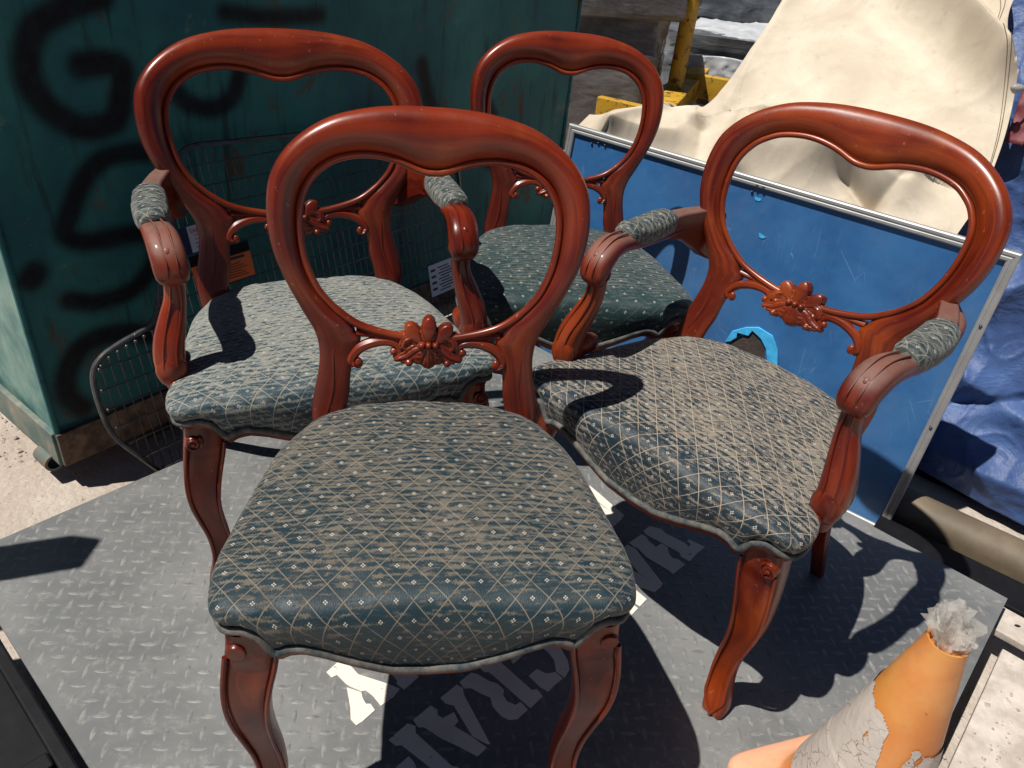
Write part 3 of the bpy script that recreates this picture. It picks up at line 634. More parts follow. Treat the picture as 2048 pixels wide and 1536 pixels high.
# what the tarpaulin covers: a pallet box kept clear below the cloth
tog=empty('cord_toggle',tuple(Q0+be*1.02+tu*.425+tn_*.02),0,'grey plastic toggle on a black cord at the tarpaulin edge','cord toggle')
MB().ball((0,0,0),(.018,.010,.010),12,8).build('toggle',M['greyp'],tog)
MB().tube(cr([(.012,0,0),(.04,.01,.004),(.08,.02,0),(.16,.03,.01)],4),.003,6).build('cord',M['black'],tog)
Q2=V(1.1904,1.7717,.3)+bn*.12; t2=V(.1996,.2777,.9397); n2_=be.cross(t2)
if n2_.dot(V(0,-1,0))<0: n2_=-n2_
bt=empty('blue_tarpaulin',(0,0,0),0,'crumpled dark blue tarpaulin hanging at the right behind the board','tarpaulin')
bot=[(-.10,-.39),(.04,-.405),(.158,-.42),(.26,-.425),(.45,-.44),(.8,-.45)]
top=[(-.34,.98),(-.2,.99),(0,1.0),(.3,1.0),(.8,1.0)]
fs_=[(-.1,.45,.3,.05,.05,.06),(.0,-.12,.35,-.22,.04,.03),(-.02,-.2,.3,-.05,.03,-.03),(-.05,.1,.2,.3,.06,.05),(0,-.33,.5,-.35,.05,.05),(-.15,.6,.3,.5,.05,.05)]
sheet('tarp_sheet',bot,top,Q2,be,t2,n2_,M['blue'],bt,240,300,fs_,.020,2.6,.55,8)
ms=empty('maroon_strap',(0,0,0),0,'strip of dark red cloth hanging over the blue tarpaulin edge','cloth strip')
sheet('cloth_strip',[(-.16,.47),(-.12,.47)],[(-.20,.80),(-.10,.80)],Q2+n2_*.09,be,t2,n2_,M['maroon'],ms,10,30,[],.01,14,.6,2)
# tan beam under the blue tarp
tb=MB(); o=V(1.01,1.56,-.075)+bn*.05; rg=[]
for L in(-.02,.9):
    rg.append([o+be*L+bn*(.052*math.cos(a))+V(0,0,.048*math.sin(a)) for a in [math.pi*k/10 for k in range(11)]]+[o+be*L-bn*.052+V(0,0,-.03),o+be*L-bn*.064+V(0,0,-.03),o+be*L-bn*.064+V(0,0,-.036),o+be*L+bn*.052+V(0,0,-.036)])
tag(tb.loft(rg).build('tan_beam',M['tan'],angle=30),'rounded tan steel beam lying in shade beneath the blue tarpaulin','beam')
tag(MB().box(V(1.02,1.62,-.10)+be*.55+bn*.40,(1.5,.3,.06),Matrix((be,bn,V(0,0,1))).transposed()).build('dark_filler_box',M['black'],smooth=False,bevel=.006),'long black filler box added for the dark under the blue tarpaulin','box')  # added filler, its black stands in for shade below the hem
tag(MB().box(V(1.03,1.44,-.10)+be*.12,(.42,.11,.05),Matrix((be,bn,V(0,0,1))).transposed()).build('gap_shade_strip',M['black'],smooth=False,bevel=.004),'low black strip added as the shade in the gap between the plate edge and the tan beam','shade strip')  # added black strip: stands in for the shadow in the gap
# ---------------------------------------------------------------- right side boards
pal=empty('dusty_pallet',tuple(V(1.15,1.1,GZ)),0,'dusty pale wooden pallet beside the right edge of the checker plate','pallet')
po_=V(1.15,1.1,GZ)
PM=Matrix((E1,E2,V(0,0,-1))).transposed()
def pboard(s_,t_,L,w_,z,mat=M['dustwood'],name='deck_board',h=.018):
    return MB().box(pw(s_,t_,z)-po_,(L,w_,h),PM).build(name,mat,pal,smooth=False,bevel=.002)
pboard(1.625,.150,.085,.118,-.048)
pb2=pboard(1.05,.235,1.02,.200,-.066)
pboard(1.05,.395,1.02,.100,-.045,M['plank'],'edge_board',.05)
pboard(1.05,.235,1.0,.05,-.10,M['plank'],'stringer',.05)
dbz=MB(); rnd=random.Random(12)
for k in range(420):
    s_=rnd.uniform(.56,1.54); t_=rnd.uniform(.145,.33); p=pw(s_,t_,-.057)-po_
    pebble(p.x,p.y,p.z,rnd.uniform(.0012,.005) if rnd.random()<.93 else rnd.uniform(.004,.007),dbz)
dbz.build('loose_grit',M['stone'],pal,smooth=False,kind='stuff')
MB().ball(pw(1.63,.14,-.0395)-po_,(.008,.005,.001),10,6).build('knot',M['sc'],pal)
# ---------------------------------------------------------------- traffic cone
cx,cy=.588,.672
cn=empty('traffic_cone',(cx,cy,0),R_(20),'faded orange traffic cone with peeling white sleeve and a bag stuffed in its tip','traffic cone')
m=MB(); rings=[]
def sq(hw,z,rad,n=40,blend=0):
    r_=[]
    for k in range(n):
        a=2*math.pi*k/n; c,s_=math.cos(a),math.sin(a); e=.22
        X=abs(c)**e*math.copysign(hw,c); Y=abs(s_)**e*math.copysign(hw,s_)
        r_.append(V(X*(1-blend)+rad*c*blend,Y*(1-blend)+rad*s_*blend,z))
    return r_
for hw,z,rad,bl in ((.128,.0,0,0),(.136,.004,0,0),(.136,.018,0,0),(.130,.026,0,0),(.118,.030,.118,.45),(.1,.034,.110,1),(.1,.045,.1030,1),(.1,.20,.0715,1),(.1,.38,.0375,1),(.1,.435,.0270,1),(.1,.445,.0260,1),(.1,.444,.0225,1),(.1,.42,.0245,1)):
    rings.append(sq(hw,z,rad,40,bl))
m.loft(rings).build('cone_body',M['cone'],cn,angle=50)
# peeling sleeve: lower band with a ragged upper edge and a missing strip
m=MB(); na=220; nz=90; bI={}
def crad(z): return .1030-(z-.045)*(.1030-.0265)/(.435-.045) if z<.2 else .0715-(z-.2)*(.034/.18)
rings={}
for i in range(na):
    for j in range(nz+1):
        a=2*math.pi*i/na; z=.085+j*(.350-.085)/nz; r_=crad(z)+.0018+.0006*mn.noise(Vector((a*4,z*40,0)))
        m.v.append((r_*math.cos(a),r_*math.sin(a),z)); 
TOP=lambda a:.300+.026*math.sin(a*1.0-.6)+.010*mn.noise(Vector((math.cos(a)*4,math.sin(a)*4,9)))
GAP=R_(-136)
def keep(a,z):
    if z>TOP(a): return False
    d=(a-GAP+math.pi)%(2*math.pi)-math.pi
    wdt=.10+.24*max(0,(z-.14)/.12)+.10*mn.noise(Vector((z*45,d*3,1)))
    if abs(d)<wdt*.75: return False
    n_=mn.noise(Vector((a*5.5,z*50,4)))
    if n_>.42 and abs(d)<.7: return False
    return z>.09+.01*mn.noise(Vector((a*6,2,2)))
for i in range(na):
    for j in range(nz):
        a=2*math.pi*(i+.5)/na; z=.085+(j+.5)*(.350-.085)/nz
        if keep(a,z):
            i2=(i+1)%na; q=(i*(nz+1)+j,i2*(nz+1)+j,i2*(nz+1)+j+1,i*(nz+1)+j+1)
            m.f.append(q); m.uv.append([(i*.0023,z),(i*.0023+.0023,z),(i*.0023+.0023,z+.003),(i*.0023,z+.003)]); m.mi.append(0)
m.build('peeling_sleeve',M['sleeve'],cn,angle=60)
bagt=empty('plastic_bag',(cx,cy,.45),0,'crumpled clear plastic bag pushed into the cone top','plastic bag')
for q in range(3):
    m=MB(); rg=[]; rnd=random.Random(20+q)
    for j in range(9):
        t=j/8; r_=.015+.009*t**.8; r2=[]
        for k in range(30):
            a=6.283*k/30; nz_=mn.noise(Vector((math.cos(a)*2.2,math.sin(a)*2.2,q*3+t*1.5)))
            rr=r_*(1+.8*nz_*(.3+t)+.12*math.sin(a*5+q*2)*t); r2.append(V(rr*math.cos(a)*(1-.12*q),rr*math.sin(a)*(1-.12*q),-.014+t*(.034+.008*q)+.010*mn.noise(Vector((a*1.1,q,t*2)))+.008*math.cos(a-1.2)*t))
        rg.append(r2)
    m.loft(rg,cap=(False,False)).build('film_fold',M['bag'],bagt,angle=25)
# ---------------------------------------------------------------- black trolley at the left
tr=empty('black_hand_trolley',tuple(pw(0,-.75,GZ)),0,'black steel hand trolley at the lower left corner beside the plate','hand trolley')
to=pw(0,-.75,GZ)
MB().box(pw(-.045,-.98,-.02)-to,(.27,.55,.03),PM).build('toe_plate',M['black'],tr,smooth=False,bevel=.004)
MB().box(pw(.092,-1.02,.002)-to,(.022,.36,.035),PM).build('side_rail',M['black'],tr,smooth=False,bevel=.004)
MB().box(pw(-.02,-1.19,.012)-to,(.20,.03,.03),PM).build('cross_bar',M['black'],tr,smooth=False,bevel=.004)
MB().box(pw(.00,-.90,.004)-to,(.16,.03,.02),PM).build('cross_bar',M['black'],tr,smooth=False,bevel=.004)
MB().ball(pw(.075,-1.17,.035)-to,.008,10,6).build('bolt',M['alu'],tr)
MB().box(V(-1.30,.86,.48)-to,(.075,.085,1.2)).build('upright',M['black'],tr,smooth=False,bevel=.01)
MB().box(V(-1.13,.755,.18)-to,(.06,.07,.60)).build('upright',M['black'],tr,smooth=False,bevel=.01)
# ---------------------------------------------------------------- far right: yellow stillage and wrapped pallets
ys=empty('yellow_stillage',(0,0,0),0,'rusty yellow steel stillage frame with an upright post','steel frame')
def bar(a,b_,w_,h_,mat=M['yellow'],name='frame_beam',par=ys):
    a=V(*a);b_=V(*b_);d=b_-a;L=d.length;d.normalize();s_=d.cross(V(0,0,1)).normalized();u=s_.cross(d)
    return MB().box((a+b_)/2,(L,w_,h_),Matrix((d,s_,u)).transposed()).build(name,mat,par,smooth=False,bevel=.006)
MB().tube([(.777,4.85,.27),(.777,4.85,1.9)],.047,16).build('post',M['yellow'],ys)
bar((.30,4.33,.24),(1.25,3.83,.24),.05,.13)
bar((.30,4.30,.17),(1.25,3.80,.17),.15,.015,M['rust'],'flange')
bar((.60,4.15,.25),(1.04,5.60,.25),.13,.10)
bar((.80,5.25,.24),(2.1,4.75,.24),.06,.17)
bar((1.0,5.0,.17),(2.0,4.6,.17),.9,.02,M['rust'],'deck_sheet')
for k in range(3): bar((.92+k*.02,4.45+k*.3,.19),(1.5,4.30+k*.3,.19),.08,.02,M['rust'],'slat')
for p in ((.35,4.3),(1.2,3.86),(.8,5.2),(2.0,4.8)): MB().box((p[0],p[1],.03),(.08,.08,.30)).build('foot',M['yellow'],ys,smooth=False)
def wrapped(name,c,d,rz,mat,label,amp=.03,fr=3,seed=0):
    m=MB(); n=28
    # rounded box grid
    o=empty(name,(c[0],c[1],GZ),rz,label,'wrapped pallet')
    rg=[]
    for j in range(n+1):
        t=j/n; r_=[]
        for k in range(64):
            a=2*math.pi*k/64; e=.28; cs,sn=math.cos(a),math.sin(a)
            q=Vector((math.cos(a)*fr*.5,math.sin(a)*fr*.5,t*fr+seed)); dd=amp*mn.noise(q)+amp*.5*(1-abs(mn.noise(Vector((a*2,t*18,seed)))*2))**3
            X=(abs(cs)**e*math.copysign(1,cs))*(d[0]/2+dd); Y=(abs(sn)**e*math.copysign(1,sn))*(d[1]/2+dd)
            r_.append(V(X,Y,.12+t*(d[2]-.12)))
        rg.append(r_)
    m.loft(rg).build('film_wrapped_load',mat,o,angle=45)
    for s_ in(-1,0,1): MB().box((0,s_*d[1]*.38,.055),(d[0]*.96,.09,.11)).build('pallet_runner',M['plank'],o,smooth=False)
    return o
wa=wrapped('wrapped_pallet',(.40,5.15),(.62,.9,.80),R_(-8),M['filmd'],'dark film wrapped pallet beside the end of the skip',.02,3,1)
lid=MB().box((.02,-.02,.88),(.74,.98,.20),Matrix.Rotation(-.06,3,'Y')).build('film_overlap',M['filmd'],wa,smooth=False,bevel=.03)
wb=wrapped('wrapped_pallet',(1.55,7.2),(1.6,1.2,1.6),R_(-6),M['filmb'],'tall silver film wrapped pallet at the back behind the yellow post',.025,3,5)
wc=wrapped('wrapped_pallet',(1.45,6.05),(1.25,.9,.62),R_(-12),M['filmb'],'low film wrapped load with white plastic sheets on top behind the yellow frame',.02,3,9)
m=sheet('plastic_sheet',[(-.5,-.3),(0,-.33),(.5,-.3)],[(-.4,.30),(0,.26),(.55,.34)],V(0,-.1,.64),V(1,0,.05),V(0,1,.1),V(0,0,1),M['filmw'],wc,40,30,[],.014,4,.8,4)
m=sheet('plastic_sheet',[(-.5,-.30),(-.2,-.28),(.15,-.34)],[(-.48,.02),(-.1,.05),(.25,-.02)],V(0,-.50,.46),V(1,0,0),V(0,.05,1),V(0,-1,0),M['filmw'],wc,40,30,[],.014,4,.8,7)
wrapped('wrapped_pallet',(3.2,6.2),(1.6,1.6,1.5),R_(10),M['filmd'],'wide dark wrapped pallet farther right behind the tarpaulin',.05,3,14)
wrapped('wrapped_pallet',(-.3,7.4),(1.2,1.2,1.5),R_(5),M['filmd'],'dark wrapped pallet far back behind the skip end',.05,3,22)
bk=sheet('plastic_sheet',[(-.7,-.3),(0,-.35),(.7,-.3)],[(-.7,.3),(0,.36),(.7,.3)],V(0,-.62,.95),V(1,0,0),V(0,.08,1),V(0,-1,0),M['filmb'],wb,40,24,[],.022,3,.6,7)
# ---------------------------------------------------------------- chairs
OUT=[(0,.9376),(.04,.937),(.08,.9337),(.12,.926),(.148,.917),(.175,.9025),(.197,.8855),(.212,.869),(.224,.850),(.231,.832),(.2345,.810),(.2355,.785),(.2335,.76),(.229,.735),(.2205,.708),(.209,.680),(.2,.66),(.187,.632),(.178,.614),(.172,.598),(.169,.583),(.168,.56),(.1715,.533),(.178,.500),(.182,.472),(.181,.44),(.176,.40)]
INN=[(0,.8425),(.018,.845),(.053,.858),(.085,.864),(.112,.863),(.138,.8565),(.155,.846),(.167,.835),(.176,.821),(.1815,.808),(.185,.793),(.1862,.775),(.1855,.755),(.183,.734),(.1775,.711),(.168,.686),(.157,.667),(.136,.643),(.116,.628),(.106,.612),(.105,.590),(.115,.565),(.121,.53),(.123,.500),(.128,.475),(.133,.44),(.140,.40)]
BOT=[(.111,.6235),(.083,.612),(.05,.6037),(.025,.6005),(0,.600)]
SIDE=dict(sx=1,sz=1,yb=.1776,k=.2374,cv=.0226)
ARM=dict(sx=1.165,sz=1.03,yb=.160,k=.34,cv=.042)
def backmap(q):
    kk=math.sqrt(1+q['k']**2)
    def f(x,zp,h=0):
        """back-plane coordinates -> chair space; h = height towards the sitter"""
        X=x*q['sx']; zz=(zp-.45)*q['sz']; z=.45+zz/kk
        t=min(1,max(0,(zp-.47)/.25)); t=t*t*(3-2*t)
        y=q['yb']+q['k']*(z-.45)-q['cv']*(x/.235)**2*t
        if zp<.45: y=q['yb']-(.45-zp)*.12
        return V(X,y-h/kk,z+h*q['k']/kk)
    return f
def make_back(q,par,wm):
    F=backmap(q)
    full=lambda L:[(-x,z) for x,z in L[:0:-1]]+list(L)
    o=cr([(x,z,0) for x,z in full(OUT)],3); i=cr([(x,z,0) for x,z in full(INN)],3)
    n=len(o); rings=[]; K=20
    for a,(p,r) in enumerate(zip(o,i)):
        wd=(p-r).length; zc=(p.y+r.y)/2
        if r.y>.60: r=r+(p-r).normalized()*.0085
        t=min(1,max(0,(zc-.56)/.16)); D=.010+t*.013; B=.010+t*.003
        ring=[]
        for j in range(K):
            al=2*math.pi*j/K; s=.5-.5*math.cos(al)
            sn=math.sin(al)
            if sn>=0: h=D*abs(sn)**(.62+.22*t)*(1+.16*math.cos(al)*t)
            else: h=-B*abs(sn)**.5
            c=p.lerp(r,s); ring.append(F(c.x,c.y,h))
        rings.append(ring)
    MB().loft(rings).build('back_frame',wm,par,angle=60)
    # inner moulding
    L=INN[:18]+BOT
    ring=[(x,z,0) for x,z in L]+[(-x,z,0) for x,z in L[-2:0:-1]]
    P=cr(ring,4,True); m=len(P); pts=[];rad=[]
    for a in range(m):
        t=(P[(a+1)%m]-P[a-1]).normalized(); nrm=V(t.y,-t.x,0)   # towards outside for this winding
        c=V(0,.74,0)
        if nrm.dot(P[a]-c)<0: nrm=-nrm
        if abs(P[a].x)<.03 and P[a].y>.8: nrm=V(0,1,0)
        pts.append(F(P[a].x+nrm.x*.0045,P[a].y+nrm.y*.0045,.0070))
        rad.append(.0056 if P[a].y>.645 else .0064)
    MB().tube(pts,rad,10,True).build('inner_moulding',wm,par)
    # lower cross rail behind the carving
    rl=MB()
    rl.tube([F(x,z,.001) for x,z in [(-.112,.603),(-.085,.601),(-.055,.5945),(-.03,.590),(0,.588),(.03,.590),(.055,.5945),(.085,.601),(.112,.603)]],[.009,.008,.009,.012,.015,.012,.009,.008,.009],10,sx=1,sy=.8)
    for s in(-1,1):
        rl.tube([F(s*x,z,.0) for x,z in [(.024,.586),(.036,.580),(.048,.583),(.06,.591)]],[.010,.007,.006,.003],8)
    rl.build('cross_rail',wm,par)
    # C scrolls
    for s in(-1,1):
        sc=MB()
        path=[(.113,.549),(.119,.556),(.117,.565),(.108,.5765),(.095,.584),(.080,.5885),(.064,.5895),(.052,.586),(.0455,.578),(.047,.570),(.053,.567)]
        pp=cr([(x,z,0) for x,z in path],4); mm=len(pp)
        sc.tube([F(s*a.x,a.y,.004) for a in pp],[.0056+.0030*math.sin(math.pi*(b/mm)**.6) for b in range(mm)],8)
        pp=cr([(x,z,0) for x,z in [(.112,.571),(.098,.588),(.080,.5955),(.062,.5965),(.05,.592)]],4)
        sc.tube([F(s*a.x,a.y,.005) for a in pp],[.0036]*len(pp),6)
        sc.ball(F(s*.1085,.5535,.006),(.0075,.006,.0095)); sc.ball(F(s*.0535,.573,.006),(.0068,.006,.0068))
        sc.ball(F(s*.1165,.567,.004),(.006,.006,.010))
        for dz in(0,.003,.006): sc.tube([F(s*.121,.560-dz,.008),F(s*.1145,.553-dz*.6,.012),F(s*.109,.5475-dz*.3,.009)],.0011,5)
        sc.build('scroll_bracket',wm,par)
    # carved crest: relief surface
    def lob(x,z,cx,cz,rx,rz,an,H):
        dx,dz=x-cx,z-cz; c_,s_=math.cos(an),math.sin(an); X_=dx*c_-dz*s_; Z_=dx*s_+dz*c_
        d=(X_/rx)**2+(Z_/rz)**2
        if d>=1: return -1
        base=.007+H*(1-d)**.5; ph=math.atan2(X_,Z_+rz*1.15)
        gr=max(0,math.cos(ph*15))**5 if abs(ph)>.10 else 0
        return base-.0034*gr*(1-d)**.3*(1 if Z_<rz*.55 else .2)
    def stroke(x,z,P,wd,H,gl=2):
        best=9;tt=0
        for i_,(p,r) in enumerate(zip(P,P[1:])):
            dx,dz=r[0]-p[0],r[1]-p[1]; l=dx*dx+dz*dz; t=max(0,min(1,((x-p[0])*dx+(z-p[1])*dz)/l)); d=math.hypot(x-p[0]-t*dx,z-p[1]-t*dz)
            if d<best: best=d; tt=(i_+t)/(len(P)-1)
        w_=wd*(.55+.9*math.sin(math.pi*min(1,tt*.85+.12)))
        if best>=w_: return -1
        q=best/w_
        return .005+H*(1-q*q)**.5*(1-.35*tt)-.0016*(1 if abs(q-.45)<.14 else 0)
    def relief(x,z):
        ax=abs(x); h=-1
        h=max(h,stroke(ax,z,[(0,.590),(.018,.5905),(.030,.5945),(.042,.598)],.009,.004))
        h=max(h,stroke(ax,z,[(.010,.583),(.022,.577),(.034,.567),(.049,.5615)],.0078,.0075))
        h=max(h,stroke(ax,z,[(.008,.579),(.018,.571),(.027,.562),(.040,.5575)],.0055,.0065))
        h=max(h,stroke(ax,z,[(.026,.598),(.037,.592),(.040,.583),(.034,.577)],.0055,.007))
        dx,dz=x,.5845-z; r_=math.hypot(dx,dz); ph=math.atan2(dx,dz+1e-9)
        R0=.0375*(1+.045*math.cos(ph*9))*(1-.18*(abs(ph)/1.3)**2)
        if r_<R0 and abs(ph)<1.25:
            q=r_/R0; v=.011*(1-q**3)**.5+.003-.0022*(max(0,math.cos(ph*9+math.pi))**4)*min(1,q*2)
            if abs(dx)<.0011 : v+=.0016
            if .012<ax<.020 and (int((z+1)*1000)//4)%2==0 and r_<R0*.8: v-=.0012
            h=max(h,v)
        h=max(h,lob(ax,z,.0222,.6015,.0120,.0205,.62,.0050))
        h=max(h,lob(x,z,0,.6090,.0118,.0220,0,.0060)+.0020 if lob(x,z,0,.6090,.0118,.0220,0,.0060)>0 else -1)
        for bx,br in((0,.0050),(.0108,.0052)):
            d=math.hypot(ax-bx,z-.5868)
            if d<br: h=max(h,.0145+math.sqrt(br*br-d*d))
        d=math.hypot(ax-.0300,z-.5560)
        if d<.0062: h=max(h,.006+1.2*math.sqrt(.0062**2-d*d))
        return h
    gx,gz=88,74; st_=.00128; vid={}; cv=MB()
    hh=[[relief((i-gx/2)*st_,.537+j*st_) for i in range(gx+1)] for j in range(gz+1)]
    def vtx(i,j,bk):
        k_=(i,j,bk)
        if k_ not in vid:
            vid[k_]=len(cv.v); h_=hh[j][i]
            edge=h_<=0
            cv.v.append(tuple(F((i-gx/2)*st_,.537+j*st_,(-.005 if bk else (0.0 if edge else h_+.004)))))
        return vid[k_]
    live=lambda i,j: 0<=i<gx and 0<=j<gz and max(hh[j][i],hh[j][i+1],hh[j+1][i],hh[j+1][i+1])>0
    for j in range(gz):
        for i in range(gx):
            if not live(i,j): continue
            uq=[(i*st_,j*st_),((i+1)*st_,j*st_),((i+1)*st_,(j+1)*st_),(i*st_,(j+1)*st_)]
            cv.f.append((vtx(i,j,0),vtx(i+1,j,0),vtx(i+1,j+1,0),vtx(i,j+1,0))); cv.uv.append(uq); cv.mi.append(0)
            cv.f.append((vtx(i,j+1,1),vtx(i+1,j+1,1),vtx(i+1,j,1),vtx(i,j,1))); cv.uv.append(uq); cv.mi.append(0)
            for (di,dj,a_,b_) in ((-1,0,(i,j),(i,j+1)),(1,0,(i+1,j),(i+1,j+1)),(0,-1,(i,j),(i+1,j)),(0,1,(i,j+1),(i+1,j+1))):
                if not live(i+di,j+dj):
                    cv.f.append((vtx(*a_,0),vtx(*b_,0),vtx(*b_,1),vtx(*a_,1))); cv.uv.append(uq); cv.mi.append(0)
    cv.build('carved_crest',wm,par,angle=75)
    # raised line on each post
    for s in(-1,1):
        ln=MB()
        P=cr([(x,z,0) for x,z in [(.1335,.612),(.141,.600),(.146,.575),(.1465,.545),(.147,.515),(.153,.485),(.160,.462)]],4)
        ln.tube([F(s*a.x,a.y,.0095) for a in P],[.0008+.0012*min(1,4*b/len(P)) for b in range(len(P))],6)
        ln.build('carved_line',wm,par)
    return F
SEATO=[(0,-.2340),(.10,-.2380),(.165,-.2370),(.205,-.2340),(.237,-.2270),(.2520,-.2130),(.2590,-.1850),(.2600,-.15),(.2550,-.1),(.2420,-.02),(.2230,.07),(.197,.13),(.166,.17),(.12,.198),(.06,.211),(0,.215)]
SEATARM=[(0,-.2340),(.115,-.2380),(.188,-.2370),(.233,-.2340),(.268,-.2270),(.284,-.2130),(.288,-.1900),(.284,-.165),(.268,-.125),(.254,-.03),(.236,.06),(.213,.12),(.182,.165),(.13,.195),(.065,.208),(0,.212)]
def zpipe(x,y,dz,kx=1):
    T=[(0,.3655),(.05,.371),(.095,.391),(.13,.408),(.155,.4165),(.172,.4145),(.186,.4055),(.193,.416),(.203,.434),(.221,.444),(.245,.437),(.27,.43)]
    ax=abs(x)/kx
    zf=T[-1][1]
    for (a,b),(c,d) in zip(T,T[1:]):
        if a<=ax<=c: zf=b+(d-b)*(ax-a)/(c-a);break
    t=min(1,max(0,(y+.215)/.06)); t=t*t*(3-2*t)
    u=min(1,max(0,(y+.15)/.2))
    return zf*(1-t)+(.437-.035*u)*t+dz
def make_seat(par,fm,wm,sx=1,sy=1,dz=0,crown=.497):
    kx_=sx; sx=1
    half=cr([(x,y,0) for x,y in (SEATO if kx_==1 else SEATARM)],8)
    pl=half+[V(-a.x,a.y,0) for a in half[-2:0:-1]]
    N=len(pl); C0=V(0,-.03,0)
    rings=[];uvs=[]
    prof=[(r/12*.90,None) for r in range(1,13)]+[(.940,.8),(.970,1.6),(.993,2.5),(1.008,3.5),(1.013,4.5),(1.008,5.7),(.994,6.9),(.976,8)]
    prev=None; arcs=[0]*N; prevp=[None]*N
    for ri,(r,kx) in enumerate(prof):
        ring=[];uvr=[]
        for j,a in enumerate(pl):
            d=a-C0; zp=zpipe(a.x,a.y,0,kx_)
            ztop=crown-.020*(min(r,.9)**2)
            # slight drop to the back edge
            zs=crown-.020*.81
            if kx is None: z=crown-.020*r*r
            else:
                q=kx/8; lo=zp+.004
                z=zs+(lo-zs)*((1-math.cos(q*math.pi/2))*.55+q*.45)
            ex_,ey_=d.x*r,d.y*r; lump=.0016*math.sin(ex_*31+1.3)*math.sin(ey_*27+.6)+.0007*math.sin(ex_*70+ey_*40)
            if kx: lump+=.0016*math.sin(j*.9+kx)*(kx/8)*.8
            rr=r
            p=V((C0.x+d.x*rr)*sx,(C0.y+d.y*rr)*sy,z+dz+lump)
            dn=V(d.x*sx,d.y*sy,0).normalized()
            if prevp[j] is None: arcs[j]=(V(p.x,p.y,0)-V(C0.x*sx,C0.y*sy,0)).length
            else: arcs[j]+=(p-prevp[j]).length
            prevp[j]=p; ring.append(p); uvr.append((C0.x+dn.x*arcs[j],C0.y+dn.y*arcs[j]))
        rings.append(ring);uvs.append(uvr)
    b=MB(); 
    b.loft(rings,cap=(False,False),uvs=uvs)
    # centre fan
    c=len(b.v); b.v.append((C0.x*sx,C0.y*sy,crown+dz))
    for j in range(N):
        j2=(j+1)%N; b.f.append((c,j,j2)); b.uv.append([(C0.x,C0.y),uvs[0][j],uvs[0][j2]]); b.mi.append(0)
    b.build('seat_cushion',fm,par,angle=70)
    pts=[V((C0.x+(a.x-C0.x)*.982)*sx,(C0.y+(a.y-C0.y)*.982)*sy,zpipe(a.x,a.y,dz,kx_)) for a in pl]
    MB().tube(pts,.0057,10,True,up=(0,0,1)).build('piping',M['pipe'],par)
    # timber rail under the piping
    rr=[]
    for a in range(N):
        p=pts[a]; ctr=V(0,-.03*sy,p.z); d=(p-ctr); 
        o1=ctr+d*.982; i1=ctr+d*.90
        rr.append([V(o1.x,o1.y,p.z+.006),V(o1.x,o1.y,p.z-.017),V(i1.x,i1.y,p.z-.019),V(i1.x,i1.y,p.z+.01)])
    MB().loft(rr,closed=True).build('seat_rail',wm,par)
def make_leg(par,wm,s,sx=1,sy=1,dz=0):
    K=[(.425,.2120,-.1940,.066,.058),(.40,.2130,-.1955,.066,.058),(.37,.2170,-.2000,.066,.056),(.335,.2230,-.2060,.062,.052),(.295,.2270,-.2080,.056,.047),(.25,.2270,-.2050,.049,.042),(.20,.2220,-.1980,.042,.038),(.15,.2155,-.1920,.038,.035),(.10,.2130,-.1900,.037,.034),(.06,.2160,-.1940,.039,.036),(.03,.2210,-.2010,.043,.042),(.010,.2240,-.2060,.042,.044),(0,.2240,-.2060,.037,.039)]
    P=cr([(a[1],a[2],a[0]) for a in K],3); Wd=cr([(a[3],a[4],0) for a in K],3)
    rings=[]; n=24
    for p,wv in zip(P,Wd):
        ring=[]
        for j in range(n):
            al=2*math.pi*j/n; c,s_=math.cos(al),math.sin(al); e=.55
            x=abs(c)**e*(1 if c>=0 else -1)*wv.x/2; y=abs(s_)**e*(1 if s_>=0 else -1)*wv.y/2
            if y<0: y+= .10*wv.y*math.cos(x/(wv.x/2)*math.pi/2)*1.0 if p.z<.38 else 0   # hollowed front between the beads
            ring.append(V(s*(p.x*sx+x),p.y*sy+y,p.z+(dz if p.z>.3 else dz*p.z/.3)))
        rings.append(ring)
    leg=MB().loft(rings).build('front_leg',wm,par,angle=50)
    bd=MB()
    for e in(-1,1):
        pts=[];rad=[]
        for a,(p,wv) in enumerate(zip(P,Wd)):
            if p.z>.395: continue
            cl=min(1,max(0,(p.z-.008)/.035))
            pts.append(V(s*(p.x*sx+e*wv.x*.455*cl),p.y*sy-wv.y*.465,p.z+(dz if p.z>.3 else dz*p.z/.3))); rad.append(.0034 if p.z>.1 else .0028)
        bd.tube(pts,rad,8)
    bd.build('edge_bead',wm,leg)
    vo=MB()  # volute at the knee: a curl of moulding and a button
    cx,cy,cz=s*(.230*sx),-.2225*sy,.402+dz
    sp=[]
    for t in range(22):
        an=t/21*2*math.pi*1.35; r=.0145-.0095*t/21
        sp.append(V(cx+s*r*math.cos(an+2.2),cy-.004-.003*t/21,cz+r*math.sin(an+2.2)-.004))
    if sx!=1:
        vo.tube(sp,.0028,7); vo.ball((cx,cy-.004,cz-.004),(.0055,.005,.0055))
    vo.tube([V(cx,cy+.014,cz-.003),V(cx,cy-.002,cz-.003),V(cx,cy-.0045,cz-.003),V(cx,cy-.0050,cz-.003)],[.0125,.0125,.0110,.004],22)
    vo.build('volute',wm,leg)
